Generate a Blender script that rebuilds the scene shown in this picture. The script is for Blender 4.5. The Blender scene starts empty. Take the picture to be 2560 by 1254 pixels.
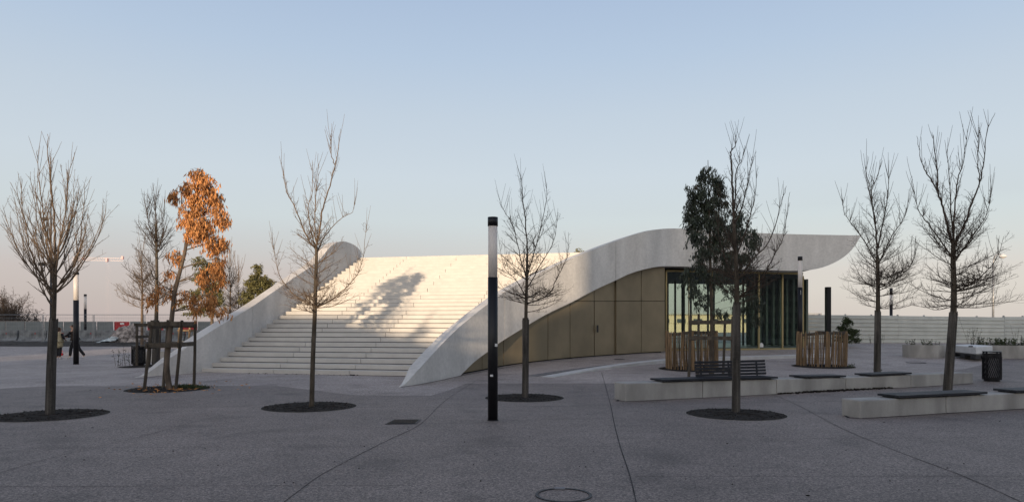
import bpy, bmesh, math, random
from mathutils import Vector, Matrix, noise
R = math.radians
sc = bpy.context.scene
COL = sc.collection

# ------------------------------------------------------------------ camera
F, CX, HZ, EYE = 1707.0, 1280.0, 815.0, 1.6
cam = bpy.data.cameras.new("camera"); camo = bpy.data.objects.new("camera", cam); COL.objects.link(camo)
camo.location = (0, 0, EYE); camo.rotation_euler = (R(90), 0, 0)
cam.lens = 24.0; cam.sensor_width = 36.0; cam.shift_y = (HZ-627)/2560.0
cam.clip_start = .05; cam.clip_end = 3000
sc.camera = camo

# ------------------------------------------------------------------ light
SUN_EL, SUN_AZ = 6.0, 15.0            # low sun behind the camera, slightly to its left
S = Vector((-math.sin(R(SUN_AZ))*math.cos(R(SUN_EL)), -math.cos(R(SUN_AZ))*math.cos(R(SUN_EL)), math.sin(R(SUN_EL))))
w = bpy.data.worlds.new("World"); sc.world = w; w.use_nodes = True
nt = w.node_tree; nt.nodes.clear()
def N(t, **k):
    n = nt.nodes.new(t)
    for a, b in k.items(): setattr(n, a, b)
    return n
def lin(c):
    return tuple(((v/255)/12.92 if v/255 <= .04045 else ((v/255+.055)/1.055)**2.4) for v in c)+(1,)
sky = N("ShaderNodeTexSky", sky_type='NISHITA', sun_disc=False, sun_elevation=R(SUN_EL), sun_rotation=R(180+SUN_AZ), air_density=1.0, dust_density=1.5)
bg1 = N("ShaderNodeBackground"); bg1.inputs[1].default_value = .15
tc = N("ShaderNodeTexCoord"); sx = N("ShaderNodeSeparateXYZ"); rp = N("ShaderNodeValToRGB"); bg2 = N("ShaderNodeBackground")
nt.links.new(tc.outputs['Generated'], sx.inputs[0]); nt.links.new(sx.outputs[2], rp.inputs[0])
stops = [(0, (199,185,182)), (.035, (200,189,187)), (.075, (205,195,194)), (.105, (206,205,206)), (.15, (210,218,222)), (.21, (209,219,228)),
         (.29, (200,213,227)), (.365, (187,205,227)), (.45, (174,194,222)), (.62, (140,156,186)), (1.0, (112,126,154))]
el = rp.color_ramp.elements
el[0].position, el[0].color = stops[0][0], lin(stops[0][1]); el[1].position, el[1].color = 1, lin(stops[-1][1])
for p, c in stops[1:-1]:
    e = el.new(p); e.color = lin(c)
bg2.inputs[1].default_value = 1.02
dt = N("ShaderNodeVectorMath", operation='DOT_PRODUCT'); nt.links.new(tc.outputs['Generated'], dt.inputs[0]); dt.inputs[1].default_value = (S.x, S.y, 0)
gm = N("ShaderNodeMapRange", interpolation_type='SMOOTHSTEP'); nt.links.new(dt.outputs['Value'], gm.inputs[0]); gm.inputs[1].default_value = .0; gm.inputs[2].default_value = 1.0; gm.inputs[3].default_value = 0; gm.inputs[4].default_value = 1
gx = N("ShaderNodeMixRGB"); nt.links.new(gm.outputs[0], gx.inputs[0]); gx.inputs[1].default_value = (1,1,1,1); gx.inputs[2].default_value = (3.3,2.7,2.15,1)
gg = N("ShaderNodeMixRGB", blend_type='MULTIPLY'); gg.inputs[0].default_value = 1; nt.links.new(rp.outputs[0], gg.inputs[1]); nt.links.new(gx.outputs[0], gg.inputs[2])
hx = N("ShaderNodeMapRange"); nt.links.new(sx.outputs[0], hx.inputs[0]); hx.inputs[1].default_value = -.25; hx.inputs[2].default_value = .5
hz_ = N("ShaderNodeMapRange"); nt.links.new(sx.outputs[2], hz_.inputs[0]); hz_.inputs[1].default_value = .16; hz_.inputs[2].default_value = .05
hm = N("ShaderNodeMath", operation='MULTIPLY'); nt.links.new(hx.outputs[0], hm.inputs[0]); nt.links.new(hz_.outputs[0], hm.inputs[1])
hc_ = N("ShaderNodeMixRGB"); nt.links.new(hm.outputs[0], hc_.inputs[0]); hc_.inputs[1].default_value = (1,1,1,1); hc_.inputs[2].default_value = (1.24,1.32,1.27,1)
g2_ = N("ShaderNodeMixRGB", blend_type='MULTIPLY'); g2_.inputs[0].default_value = 1; nt.links.new(gg.outputs[0], g2_.inputs[1]); nt.links.new(hc_.outputs[0], g2_.inputs[2])
nt.links.new(g2_.outputs[0], bg2.inputs[0]); nt.links.new(sky.outputs[0], bg1.inputs[0])
mx = N("ShaderNodeMixShader"); mx.inputs[0].default_value = .88
ow = N("ShaderNodeOutputWorld")
nt.links.new(bg1.outputs[0], mx.inputs[1]); nt.links.new(bg2.outputs[0], mx.inputs[2]); nt.links.new(mx.outputs[0], ow.inputs[0])
sl = bpy.data.lights.new("sun", 'SUN'); sl.energy = 5.0; sl.angle = R(.6); sl.color = (1, .77, .53)
so = bpy.data.objects.new("sun", sl); COL.objects.link(so); so.rotation_euler = S.to_track_quat('Z', 'Y').to_euler()
so.location = (-20, -40, 30)
sc.view_settings.view_transform = 'Standard'; sc.view_settings.look = 'None'
sc.view_settings.exposure = 0; sc.view_settings.gamma = 1; sc.view_settings.use_curve_mapping = False
sc.render.engine = 'CYCLES'
sc.cycles.max_bounces = 8; sc.cycles.transparent_max_bounces = 24

# ------------------------------------------------------------------ terrain function, pixel helpers
def sst(x, a, b):
    t = min(1, max(0, (x-a)/(b-a))); return t*t*(3-2*t)
def g(x, y):
    wr = sst(x, -16, -9)
    return wr*.5*sst(y, 14, 45) + (1-wr)*.45*sst(y, 32, 50)
def W(px, py, d):
    return Vector(((px-CX)/F*d, d, EYE+(HZ-py)/F*d))
def G(px, py):
    lo, hi = 2.0, 400.0
    k = (px-CX)/F
    for _ in range(50):
        m = .5*(lo+hi)
        if EYE-(py-HZ)/F*m - g(k*m, m) > 0: lo = m
        else: hi = m
    return Vector((k*lo, lo, g(k*lo, lo)))
def herm(pts):
    xs = [p[0] for p in pts]; ys = [p[1] for p in pts]; n = len(xs); ms = []
    for i in range(n):
        if i == 0: ms.append((ys[1]-ys[0])/(xs[1]-xs[0]))
        elif i == n-1: ms.append((ys[-1]-ys[-2])/(xs[-1]-xs[-2]))
        else:
            a = (ys[i]-ys[i-1])/(xs[i]-xs[i-1]); b = (ys[i+1]-ys[i])/(xs[i+1]-xs[i]); ms.append(.5*(a+b))
    def f(x):
        i = 0
        while i < n-2 and x > xs[i+1]: i += 1
        h = xs[i+1]-xs[i]; t = (x-xs[i])/h
        return ((2*t**3-3*t*t+1)*ys[i]+(t**3-2*t*t+t)*h*ms[i]+(-2*t**3+3*t*t)*ys[i+1]+(t**3-t*t)*h*ms[i+1])
    return f
def frange(a, b, step):
    n = max(1, int(round((b-a)/step))); return [a+(b-a)*i/n for i in range(n+1)]

# ------------------------------------------------------------------ materials
def mat(name, col, rough=.8, var=.12, scale=6, fine=0, fscale=90, bump=0, bscale=60, metal=0, stretch=(1,1,1), spec=.3, col2=None, island=0):
    m = bpy.data.materials.new(name); m.use_nodes = True
    n = m.node_tree; b = n.nodes['Principled BSDF']; L = n.links.new
    b.inputs['Roughness'].default_value = rough; b.inputs['Metallic'].default_value = metal
    b.inputs['Specular IOR Level'].default_value = spec
    t = n.nodes.new('ShaderNodeTexCoord'); mp = n.nodes.new('ShaderNodeMapping'); L(t.outputs['Object'], mp.inputs[0])
    mp.inputs['Scale'].default_value = stretch
    nz = n.nodes.new('ShaderNodeTexNoise'); nz.inputs['Scale'].default_value = scale; nz.inputs['Detail'].default_value = 5
    L(mp.outputs[0], nz.inputs['Vector'])
    c2 = col2 or tuple(max(0, v*(1-2.2*var)) for v in col); c1 = tuple(min(1, v*(1+1.2*var)) for v in col) if not col2 else col
    r = n.nodes.new('ShaderNodeValToRGB'); r.color_ramp.elements[0].position = .33; r.color_ramp.elements[1].position = .67
    r.color_ramp.elements[0].color = c2+(1,); r.color_ramp.elements[1].color = c1+(1,)
    L(nz.outputs[0], r.inputs[0]); out = r.outputs[0]
    if fine:
        n2 = n.nodes.new('ShaderNodeTexNoise'); n2.inputs['Scale'].default_value = fscale; n2.inputs['Detail'].default_value = 2
        L(t.outputs['Object'], n2.inputs['Vector'])
        mr = n.nodes.new('ShaderNodeMapRange'); mr.inputs[1].default_value = .3; mr.inputs[2].default_value = .7
        mr.inputs[3].default_value = 1-fine; mr.inputs[4].default_value = 1+fine
        L(n2.outputs[0], mr.inputs[0])
        v = n.nodes.new('ShaderNodeVectorMath'); v.operation = 'SCALE'; L(out, v.inputs[0]); L(mr.outputs[0], v.inputs['Scale']); out = v.outputs[0]
    if island:
        ge = n.nodes.new('ShaderNodeNewGeometry')
        mr = n.nodes.new('ShaderNodeMapRange'); mr.inputs[3].default_value = 1-island; mr.inputs[4].default_value = 1+island
        L(ge.outputs['Random Per Island'], mr.inputs[0])
        v = n.nodes.new('ShaderNodeVectorMath'); v.operation = 'SCALE'; L(out, v.inputs[0]); L(mr.outputs[0], v.inputs['Scale']); out = v.outputs[0]
    L(out, b.inputs['Base Color'])
    if bump:
        n3 = n.nodes.new('ShaderNodeTexNoise'); n3.inputs['Scale'].default_value = bscale; n3.inputs['Detail'].default_value = 3
        L(mp.outputs[0], n3.inputs['Vector'])
        bp = n.nodes.new('ShaderNodeBump'); bp.inputs['Strength'].default_value = bump; bp.inputs['Distance'].default_value = .01
        L(n3.outputs[0], bp.inputs['Height']); L(bp.outputs[0], b.inputs['Normal'])
    return m
M = {}
M['conc'] = mat('pale_concrete', (.58,.55,.51), .75, .08, 1.4, .06, 12, .2, 50, stretch=(1,1,.45))
M['fasc'] = mat('precast_panel', (.60,.58,.545),   .7, .06, 1.3, .07, 9, .2, 40, stretch=(1,1,.4))
M['step'] = mat('step_stone', (.53,.505,.465), .7, .03, 2.5, .04, 50, .1, 60)
M['bench'] = mat('bench_concrete', (.35,.335,.31), .8, .13, 2.2, .06, 60, .25, 60, stretch=(1,1,.35))
M['gold'] = mat('bronze_metal_panel', (.222,.18,.115), .5, .08, .9, .05, 60, .03, 90, metal=.35, spec=.4)
M['goldframe'] = mat('gold_frame', (.36,.29,.15), .4, .04, 3, metal=.5)
M['recess'] = mat('step_recess', (.07,.062,.055), .95, .1)  # dark colour puts the shade of the gap into the recess
M['dark'] = mat('dark_gap', (.012,.012,.013), .9, .05)
M['ceil'] = mat('ceiling_dark', (.035,.045,.065), .7, .05)
M['int'] = mat('interior_wall', (.035,.05,.045), .8, .1)
M['fin'] = mat('interior_fin', (.13,.155,.13), .6, .05)
M['floor'] = mat('interior_floor', (.2,.2,.2), .35, .05)
M['roof'] = mat('roof_concrete', (.5,.49,.47), .8, .06, 1)
M['bark'] = mat('bark', (.085,.068,.05), .9, .2, 14, .15, 80, .5, 60, stretch=(1,1,.3))
M['twig'] = mat('twig_bark', (.062,.045,.033), .85, .15, 10)
M['palebark'] = mat('pale_bark', (.15,.108,.075), .85, .15, 10)
M['eucbark'] = mat('smooth_bark', (.13,.10,.075), .8, .25, 9, stretch=(1,1,.3))
M['slat'] = mat('weathered_slat', (.085,.076,.066), .9, .25, 8, .2, 40, .3, 50, stretch=(1,1,.15), island=.3)
M['stake'] = mat('stake_wood', (.085,.07,.054), .9, .2, 8, .15, 40, .3, 40, stretch=(1,1,.2), island=.15)
M['paling'] = mat('chestnut_paling', (.24,.16,.09), .85, .2, 9, .15, 50, .3, 50, stretch=(1,1,.2), island=.35)
M['mulch'] = mat('mulch', (.019,.014,.010), .95, .35, 18, .5, 60, 1, 40)
M['navy'] = mat('dark_lacquer', (.009,.009,.011), .4, .1, 3, spec=.3)
M['steel'] = mat('dark_steel', (.03,.031,.035), .5, .1, 8)
M['plank'] = mat('dark_plank', (.022,.023,.028), .55, .2, 8, stretch=(.3,1,1))
M['deadleaf'] = mat('dry_leaf', (.52,.24,.085), .7, .12, 3, island=.5)
M['greenleaf'] = mat('green_leaf', (.030,.042,.024), .5, .2, 3, island=.4, spec=.5)
M['olive'] = mat('olive_leaf', (.13,.12,.045), .6, .2, 3, island=.45)
M['weed'] = mat('weed', (.05,.07,.03), .8, .3, 5, island=.4)
M['fence'] = mat('painted_hoarding', (.50,.51,.47), .55, .05, 1.5, .03, 20)
M['greyfence'] = mat('grey_hoarding', (.135,.155,.16), .6, .06, 2)
M['red'] = mat('red_board', (.33,.02,.025), .6, .1, 2)
M['white'] = mat('white_plastic', (.62,.62,.61), .5, .04, 3)
M['barrier'] = mat('barrier_concrete', (.175,.185,.19), .85, .2, 2.5, .1, 20)
M['galv'] = mat('galvanised', (.3,.31,.32), .45, .1, 5, metal=.5)
M['soil'] = mat('soil', (.05,.043,.036), .95, .3, 6, .3, 30, .8, 20)
M['rubble'] = mat('rubble', (.30,.265,.245), .95, .35, 4, .3, 20, 1, 15)
M['tarp'] = mat('tarp', (.42,.46,.45), .6, .3, 3)
M['skin'] = mat('skin', (.42,.25,.18), .6, .03)
M['coat'] = mat('beige_cloth', (.33,.28,.18), .9, .08, 8)
M['blackcloth'] = mat('black_cloth', (.015,.015,.018), .9, .1)
M['browncloth'] = mat('brown_cloth', (.035,.024,.018), .8, .15, 12)
M['hair'] = mat('brown_hair', (.05,.03,.02), .8, .1)
M['render'] = mat('facade_render', (.35,.32,.29), .9, .08, 1)
M['cream'] = mat('cream_wall', (.48,.41,.30), .8, .05)
M['crane'] = mat('crane_paint_hazed', (.75,.60,.55), .7, .03)  # paled so the colour carries the distance haze
M['craner'] = mat('crane_red_hazed', (.70,.42,.40), .7, .03)  # red washed out to imitate haze
M['gold2'] = mat('bronze_metal_panel_b', (.200,.165,.105), .47, .05, 1.1, .05, 60, .03, 90, metal=.35, spec=.4)
M['joint'] = mat('joint_fill', (.055,.05,.048), .95, .3, 3)
M['kerb'] = mat('kerb_stone', (.52,.51,.49), .8, .06, 3, .06, 50)
M['grate'] = mat('grate', (.18,.18,.19), .6, .1)
M['edge'] = mat('pit_edge', (.30,.275,.25), .8, .1)
M['window'] = mat('window_dark', (.05,.06,.07), .15, .05)
# ground: exposed aggregate concrete in two pours
def ground_mat():
    m = bpy.data.materials.new('aggregate_paving'); m.use_nodes = True
    n = m.node_tree; b = n.nodes['Principled BSDF']; L = n.links.new; b.inputs['Specular IOR Level'].default_value = .45
    t = n.nodes.new('ShaderNodeTexCoord'); sp = n.nodes.new('ShaderNodeSeparateXYZ'); L(t.outputs['Object'], sp.inputs[0])
    def nz(scale, det, lo, hi, a=.3, c=.7):
        q = n.nodes.new('ShaderNodeTexNoise'); q.inputs['Scale'].default_value = scale; q.inputs['Detail'].default_value = det
        L(t.outputs['Object'], q.inputs['Vector'])
        r = n.nodes.new('ShaderNodeMapRange'); r.inputs[1].default_value = a; r.inputs[2].default_value = c; r.inputs[3].default_value = lo; r.inputs[4].default_value = hi
        L(q.outputs[0], r.inputs[0]); return r.outputs[0]
    def math_(op, a, c):
        q = n.nodes.new('ShaderNodeMath'); q.operation = op
        for i, v in enumerate((a, c)):
            if isinstance(v, (int, float)): q.inputs[i].default_value = v
            else: L(v, q.inputs[i])
        return q.outputs[0]
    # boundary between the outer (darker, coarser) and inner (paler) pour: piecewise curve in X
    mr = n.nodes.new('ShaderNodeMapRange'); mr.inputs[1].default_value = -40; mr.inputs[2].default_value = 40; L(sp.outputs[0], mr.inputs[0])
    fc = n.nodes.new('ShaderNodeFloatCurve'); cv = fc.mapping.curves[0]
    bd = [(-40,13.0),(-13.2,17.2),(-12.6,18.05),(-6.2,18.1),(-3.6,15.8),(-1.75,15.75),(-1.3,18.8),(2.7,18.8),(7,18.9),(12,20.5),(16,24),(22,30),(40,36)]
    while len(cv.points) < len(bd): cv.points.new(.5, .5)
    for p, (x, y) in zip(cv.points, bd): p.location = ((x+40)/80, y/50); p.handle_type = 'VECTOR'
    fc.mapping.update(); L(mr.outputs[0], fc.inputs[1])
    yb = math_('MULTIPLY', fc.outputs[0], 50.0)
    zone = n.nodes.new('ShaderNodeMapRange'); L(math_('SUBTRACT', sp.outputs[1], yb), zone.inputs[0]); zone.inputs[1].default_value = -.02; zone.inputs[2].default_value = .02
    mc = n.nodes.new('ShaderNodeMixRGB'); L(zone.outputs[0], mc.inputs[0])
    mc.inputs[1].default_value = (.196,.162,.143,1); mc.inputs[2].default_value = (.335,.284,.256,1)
    f = math_('MULTIPLY', nz(.28, 4, .80, 1.16), nz(1.7, 5, .88, 1.09))
    vo = n.nodes.new('ShaderNodeTexVoronoi'); vo.inputs['Scale'].default_value = 70; L(t.outputs['Object'], vo.inputs['Vector'])
    sc_ = n.nodes.new('ShaderNodeSeparateColor'); L(vo.outputs['Color'], sc_.inputs[0])
    vr = n.nodes.new('ShaderNodeMapRange'); vr.inputs[3].default_value = .42; vr.inputs[4].default_value = 1.58; L(sc_.outputs[0], vr.inputs[0])
    f = math_('MULTIPLY', f, vr.outputs[0])
    f = math_('MULTIPLY', f, nz(30, 2, .75, 1.25))
    f = math_('MULTIPLY', f, nz(140, 1, .55, 1.45))
    # dark dirt patches of their own shape
    f = math_('MULTIPLY', f, nz(.9, 6, .72, 1.0, .30, .44))
    v = n.nodes.new('ShaderNodeVectorMath'); v.operation = 'SCALE'; L(mc.outputs[0], v.inputs[0]); L(f, v.inputs['Scale'])
    L(v.outputs[0], b.inputs['Base Color']); b.inputs['Roughness'].default_value = .68
    bp = n.nodes.new('ShaderNodeBump'); bp.inputs['Strength'].default_value = .35; bp.inputs['Distance'].default_value = .004
    L(nz(70, 2, 0, 1), bp.inputs['Height']); L(bp.outputs[0], b.inputs['Normal'])
    return m
M['ground'] = ground_mat()
def glass_mat():
    m = bpy.data.materials.new('tinted_glass'); m.use_nodes = True; n = m.node_tree; n.nodes.clear(); L = n.links.new
    tr = n.nodes.new('ShaderNodeBsdfTransparent'); tr.inputs[0].default_value = (.86,.91,.88,1)
    gl = n.nodes.new('ShaderNodeBsdfGlossy'); gl.inputs['Roughness'].default_value = .01; gl.inputs[0].default_value = (.9,.95,.95,1)
    fr = n.nodes.new('ShaderNodeLayerWeight'); pw = n.nodes.new('ShaderNodeMath'); pw.operation = 'POWER'; pw.inputs[1].default_value = 4; L(fr.outputs['Facing'], pw.inputs[0])
    mr = n.nodes.new('ShaderNodeMath'); mr.operation = 'MULTIPLY_ADD'; mr.inputs[1].default_value = .7; mr.inputs[2].default_value = .045; L(pw.outputs[0], mr.inputs[0])
    mx = n.nodes.new('ShaderNodeMixShader'); L(mr.outputs[0], mx.inputs[0]); L(tr.outputs[0], mx.inputs[1]); L(gl.outputs[0], mx.inputs[2])
    o = n.nodes.new('ShaderNodeOutputMaterial'); L(mx.outputs[0], o.inputs[0]); return m
M['glass'] = glass_mat()
def frost_mat():
    m = bpy.data.materials.new('frosted_diffuser'); m.use_nodes = True; n = m.node_tree; b = n.nodes['Principled BSDF']
    b.inputs['Base Color'].default_value = (.86,.80,.74,1); b.inputs['Roughness'].default_value = .35
    tl = n.nodes.new('ShaderNodeBsdfTranslucent'); tl.inputs[0].default_value = (.85,.8,.75,1)
    mx = n.nodes.new('ShaderNodeMixShader'); mx.inputs[0].default_value = .4
    n.links.new(b.outputs[0], mx.inputs[1]); n.links.new(tl.outputs[0], mx.inputs[2]); n.links.new(mx.outputs[0], n.nodes['Material Output'].inputs[0])
    return m
M['frost'] = frost_mat()

# ------------------------------------------------------------------ object helpers
ORG = {}
def thing(name, label, cat, loc=(0,0,0), group=None):
    o = bpy.data.objects.new(name, None); COL.objects.link(o); o.location = loc; o.empty_display_size = .2
    o['label'] = label; o['category'] = cat
    if group: o['group'] = group
    ORG[o.name] = Vector(loc); return o
def tag(o, label, cat, group=None):
    o['label'] = label; o['category'] = cat
    if group: o['group'] = group
    return o
class MB:
    def __init__(s): s.v = []; s.f = []
    def add(s, vs, fs):
        k = len(s.v); s.v += [tuple(x) for x in vs]; s.f += [tuple(i+k for i in q) for q in fs]
    def box(s, c, d, rz=0, tilt=None):
        c = Vector(c); h = Vector(d)*.5; m = Matrix.Rotation(rz, 3, 'Z')
        if tilt is not None: m = m @ tilt
        vs = [c+m@Vector((x*h.x, y*h.y, z*h.z)) for z in (-1,1) for y in (-1,1) for x in (-1,1)]
        s.add(vs, [(0,2,3,1),(4,5,7,6),(0,1,5,4),(2,6,7,3),(0,4,6,2),(1,3,7,5)])
    def hexa(s, b, t):      # 4 bottom corners (ccw), 4 top corners
        s.add(list(b)+list(t), [(3,2,1,0),(4,5,6,7),(0,1,5,4),(1,2,6,5),(2,3,7,6),(3,0,4,7)])
    def bar(s, a, b, wd, th=None, up=Vector((0,0,1))):   # square bar from a to b
        a, b = Vector(a), Vector(b); d = (b-a).normalized(); th = th or wd
        if abs(d.dot(up)) > .95: up = Vector((0,1,0))
        x = d.cross(up).normalized(); y = x.cross(d)
        o = [(-1,-1),(1,-1),(1,1),(-1,1)]
        s.hexa([a+x*i*wd/2+y*j*th/2 for i, j in o][::-1], [b+x*i*wd/2+y*j*th/2 for i, j in o][::-1])
    def tube(s, pts, rad, n=8, cap=True):
        pts = [Vector(p) for p in pts]; k = len(pts); vs = []; u = None
        for i, p in enumerate(pts):
            d = (pts[min(i+1, k-1)]-pts[max(i-1, 0)])
            if d.length < 1e-9: d = Vector((0,0,1))
            d.normalize()
            if u is None: u = d.orthogonal().normalized()
            else:
                u = u-d*u.dot(d)
                u = u.normalized() if u.length > 1e-6 else d.orthogonal().normalized()
            x = u; y = d.cross(u); r = rad[i] if hasattr(rad, '__len__') else rad
            for j in range(n):
                a = 2*math.pi*j/n; vs.append(p+x*(r*math.cos(a))+y*(r*math.sin(a)))
        fs = [(i*n+j, i*n+(j+1) % n, (i+1)*n+(j+1) % n, (i+1)*n+j) for i in range(k-1) for j in range(n)]
        if cap: fs += [tuple(range(n))[::-1], tuple((k-1)*n+j for j in range(n))]
        s.add(vs, fs)
    def cyl(s, c, r, z0, z1, n=24, r1=None):
        s.tube([(c[0], c[1], z0), (c[0], c[1], z1)], [r, r if r1 is None else r1], n)
    def build(s, name, m, parent=None, smooth=False, bevel=0, kind=None):
        o0 = ORG[parent.name] if parent else Vector((0,0,0))
        me = bpy.data.meshes.new(name); me.from_pydata([(a-o0.x, b-o0.y, c-o0.z) for a, b, c in s.v], [], s.f)
        me.materials.append(M[m] if isinstance(m, str) else m)
        if smooth: me.polygons.foreach_set('use_smooth', [True]*len(me.polygons))
        me.update(); o = bpy.data.objects.new(name, me); COL.objects.link(o)
        if parent: o.parent = parent
        ORG[o.name] = o0
        if bevel:
            b = o.modifiers.new('bevel', 'BEVEL'); b.width = bevel; b.segments = 2; b.limit_method = 'ANGLE'
        if kind: o['kind'] = kind
        return o
def copy_tree(o, loc, label=None):
    c = o.copy(); COL.objects.link(c); c.location = loc; ORG[c.name] = Vector(loc)
    if label: c['label'] = label
    for ch in o.children:
        q = ch.copy(); COL.objects.link(q); q.parent = c
        for g2 in ch.children:
            z = g2.copy(); COL.objects.link(z); z.parent = q
    return c

# ------------------------------------------------------------------ ground sheet
def ground():
    xs = [-900,-400,-200,-120,-80]+frange(-60, 60, .6)+[80,120,200,400,900]
    ys = [-300,-150,-80,-40,-20,-10]+frange(-4, 12, 2)+frange(12.5, 52, .5)+[56,62,70,90,130,200,400,900,1600]
    mb = MB(); nx = len(xs)
    mb.v = [(x, y, g(x, y)) for y in ys for x in xs]
    mb.f = [(j*nx+i, j*nx+i+1, (j+1)*nx+i+1, (j+1)*nx+i) for j in range(len(ys)-1) for i in range(nx-1)]
    return mb.build('ground', 'ground', smooth=True, kind='structure')
ground()
def ribbon(pts, wd, dz, mb, step=.25):
    """pts: pixel path on the ground -> thin sheet following the ground"""
    P = [G(*p) for p in pts]; Q = []
    # catmull through world points
    for i in range(len(P)-1):
        p0, p1, p2, p3 = P[max(i-1,0)], P[i], P[i+1], P[min(i+2,len(P)-1)]
        n = max(2, int((p2-p1).length/step))
        for k in range(n):
            t = k/n
            Q.append(.5*((2*p1)+(p2-p0)*t+(2*p0-5*p1+4*p2-p3)*t*t+(3*p1-p0-3*p2+p3)*t**3))
    Q.append(P[-1]); vs = []; fs = []
    for i, q in enumerate(Q):
        d = Q[min(i+1, len(Q)-1)]-Q[max(i-1, 0)]; d.z = 0; d.normalize(); nn = Vector((-d.y, d.x, 0))
        ww = wd*(1+.45*noise.noise(Vector((q.x*3, q.y*3, wd*50))))
        for sg in (1, -1):
            p = q+nn*sg*ww/2; vs.append((p.x, p.y, g(p.x, p.y)+dz))
    fs = [(2*i+1, 2*i+3, 2*i+2, 2*i) for i in range(len(Q)-1)]
    mb.add(vs, fs)
jm = MB()
for p, wd in [([(-60,1015),(400,1016),(980,1017),(1230,1017),(1540,1012),(1745,1009),(2060,1003),(2110,1001)], .012),
          ([(1188,952),(1140,982),(1100,1012),(1050,1060),(965,1102),(870,1150),(800,1188),(755,1220),(700,1262)], .010),
          ([(1504,930),(1514,965),(1526,1010),(1536,1060),(1552,1120),(1575,1190),(1592,1262)], .013),
          ([(1930,984),(2000,1015),(2100,1068),(2250,1130),(2410,1190),(2570,1262)], .010)]:
    ribbon(p, wd, .004, jm)
for p in [[(-60,1120),(600,1117),(1560,1115)], [(1005,1050),(1250,1050),(1530,1046)], [(-60,1216),(500,1214),(1000,1213)],
          [(1560,1096),(2000,1096),(2620,1092)], [(1582,1190),(2100,1190),(2620,1189)], [(1000,1060),(1220,1055)],
          [(640,1018),(500,1050),(350,1091),(140,1140),(-60,1200)], [(909,988),(935,974),(995,966)],
          [(1555,1064),(1800,1062)], [(2150,900),(2350,885)], [(2440,945),(2620,1000)]]:
    ribbon(p, .007, .004, jm)
dm = MB()
for p, wd in [([(1548,998),(1563,1003),(1757,993.8),(1942,984.8),(2115,974.3),(2278,967.6),(2433,957.6)], .05), ([(2113,1037),(2150,1045.2),(2366,1032.4),(2600,1019)], .05),
              ([(512,930),(760,933.6),(1000,938)], .045), ([(1003,967.3),(1080,954.4),(1151,939),(1219,926),(1323,908.6),(1430,897),(1540,888.6),(1662,881)], .05),
              ([(345,946.5),(420,937),(505,929)], .04)]:
    ribbon(p, wd, .004, dm, .12)
dm.build('dirt_edges', 'joint', kind='structure')
jm.build('pavement_joints', 'joint', kind='structure')

# ------------------------------------------------------------------ the stair building
E_ = Vector((.975,-.221,0)); A_ = Vector((.221,.975,0)); P0 = Vector((-10.1,22.5,.055))
RISE, TREAD, NST = .164, .395, 30
BASE_PX = [(1000,966.5),(1040,961),(1080,953.5),(1115,946),(1151,938),(1219,925),(1270,915),(1323,907.5),(1375,901.5),(1430,896),(1490,891),(1540,887.5),(1604,883),(1662,880)]
base_d = herm([(p, G(p, y).y) for p, y in BASE_PX])
def gold_pt(px):
    d = base_d(px); return Vector(((px-CX)/F*d, d, 0))
_f = [(p, base_d(p)-.02) for p in (1000,1040,1080,1115,1151)]+[(p, base_d(p)-.22) for p in (1219,1323,1430,1490)]+[(1560, base_d(1560)-.4),(1620, base_d(1620)-.75)]
_f += [(1680,33.1),(1780,33.6),(1900,34.1),(2016,34.6),(2155,35.1)]
fas_d = herm(_f)
def fas_pt(px):
    d = fas_d(px); return Vector(((px-CX)/F*d, d, 0))
TOP = herm([(1000,966),(1010,961),(1045,924),(1080,886),(1118,846),(1160,807),(1219,760),(1260,731),(1319,697),(1380,668),(1447,638),(1500,617),(1540,602),(1580,588),(1620,577),(1660,571.5),(1700,571),(1750,573.5),(1850,580),(1950,584),(2050,586.5),(2152,588)])
BOT = herm([(1151,938),(1187,903),(1219,879),(1251,855),(1299,825),(1359,789),(1431,754),(1490,723),(1540,700),(1574,684),(1614,672),(1647,666),(1681,665),(1815,671),(1882,673),(2000,676),(2030,673.5),(2056,668),(2090,654),(2116,637),(2137,615),(2152,589.5)])
def zt(px): d = fas_d(px); return EYE+(HZ-TOP(px))/F*d
def zb(px):
    d = fas_d(px)
    if px <= 1151: p = fas_pt(px); return g(p.x, p.y)-.06
    return EYE+(HZ-BOT(px))/F*d
bld = thing('stair_building', 'pale concrete pavilion with a broad white outdoor staircase, bronze side wall and upswept roof', 'building', (0,28,0))
def fnorm(px):
    a, b = fas_pt(px-4), fas_pt(px+4); t = (b-a); t.z = 0; t.normalize(); return Vector((-t.y, t.x, 0))   # towards the inside
def fascia(p0, p1, name='fascia_panel'):
    mb = MB(); cols = []
    for px in frange(p0, p1, 6):
        o = fas_pt(px); th = .34*min(1, (px-992)/60) if px < 1050 else .34
        i = o+fnorm(px)*th; t = zt(px); b = min(zb(px), t-.01)
        cols.append([(o.x,o.y,b),(o.x,o.y,t),(i.x,i.y,t),(i.x,i.y,b)])
    for c in cols: mb.v += c
    n = len(cols)
    for k in range(n-1):
        a, b = 4*k, 4*k+4
        mb.f += [(a, b, b+1, a+1), (a+1, b+1, b+2, a+2), (a+2, b+2, b+3, a+3), (a+3, b+3, b, a)]
    mb.f += [(0,1,2,3), (4*n-1,4*n-2,4*n-3,4*n-4)]
    return mb.build(name, 'fasc', bld)
for a, b in ((1001,1261.3),(1262,1539.2),(1540,2152)): fascia(a, b)
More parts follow.
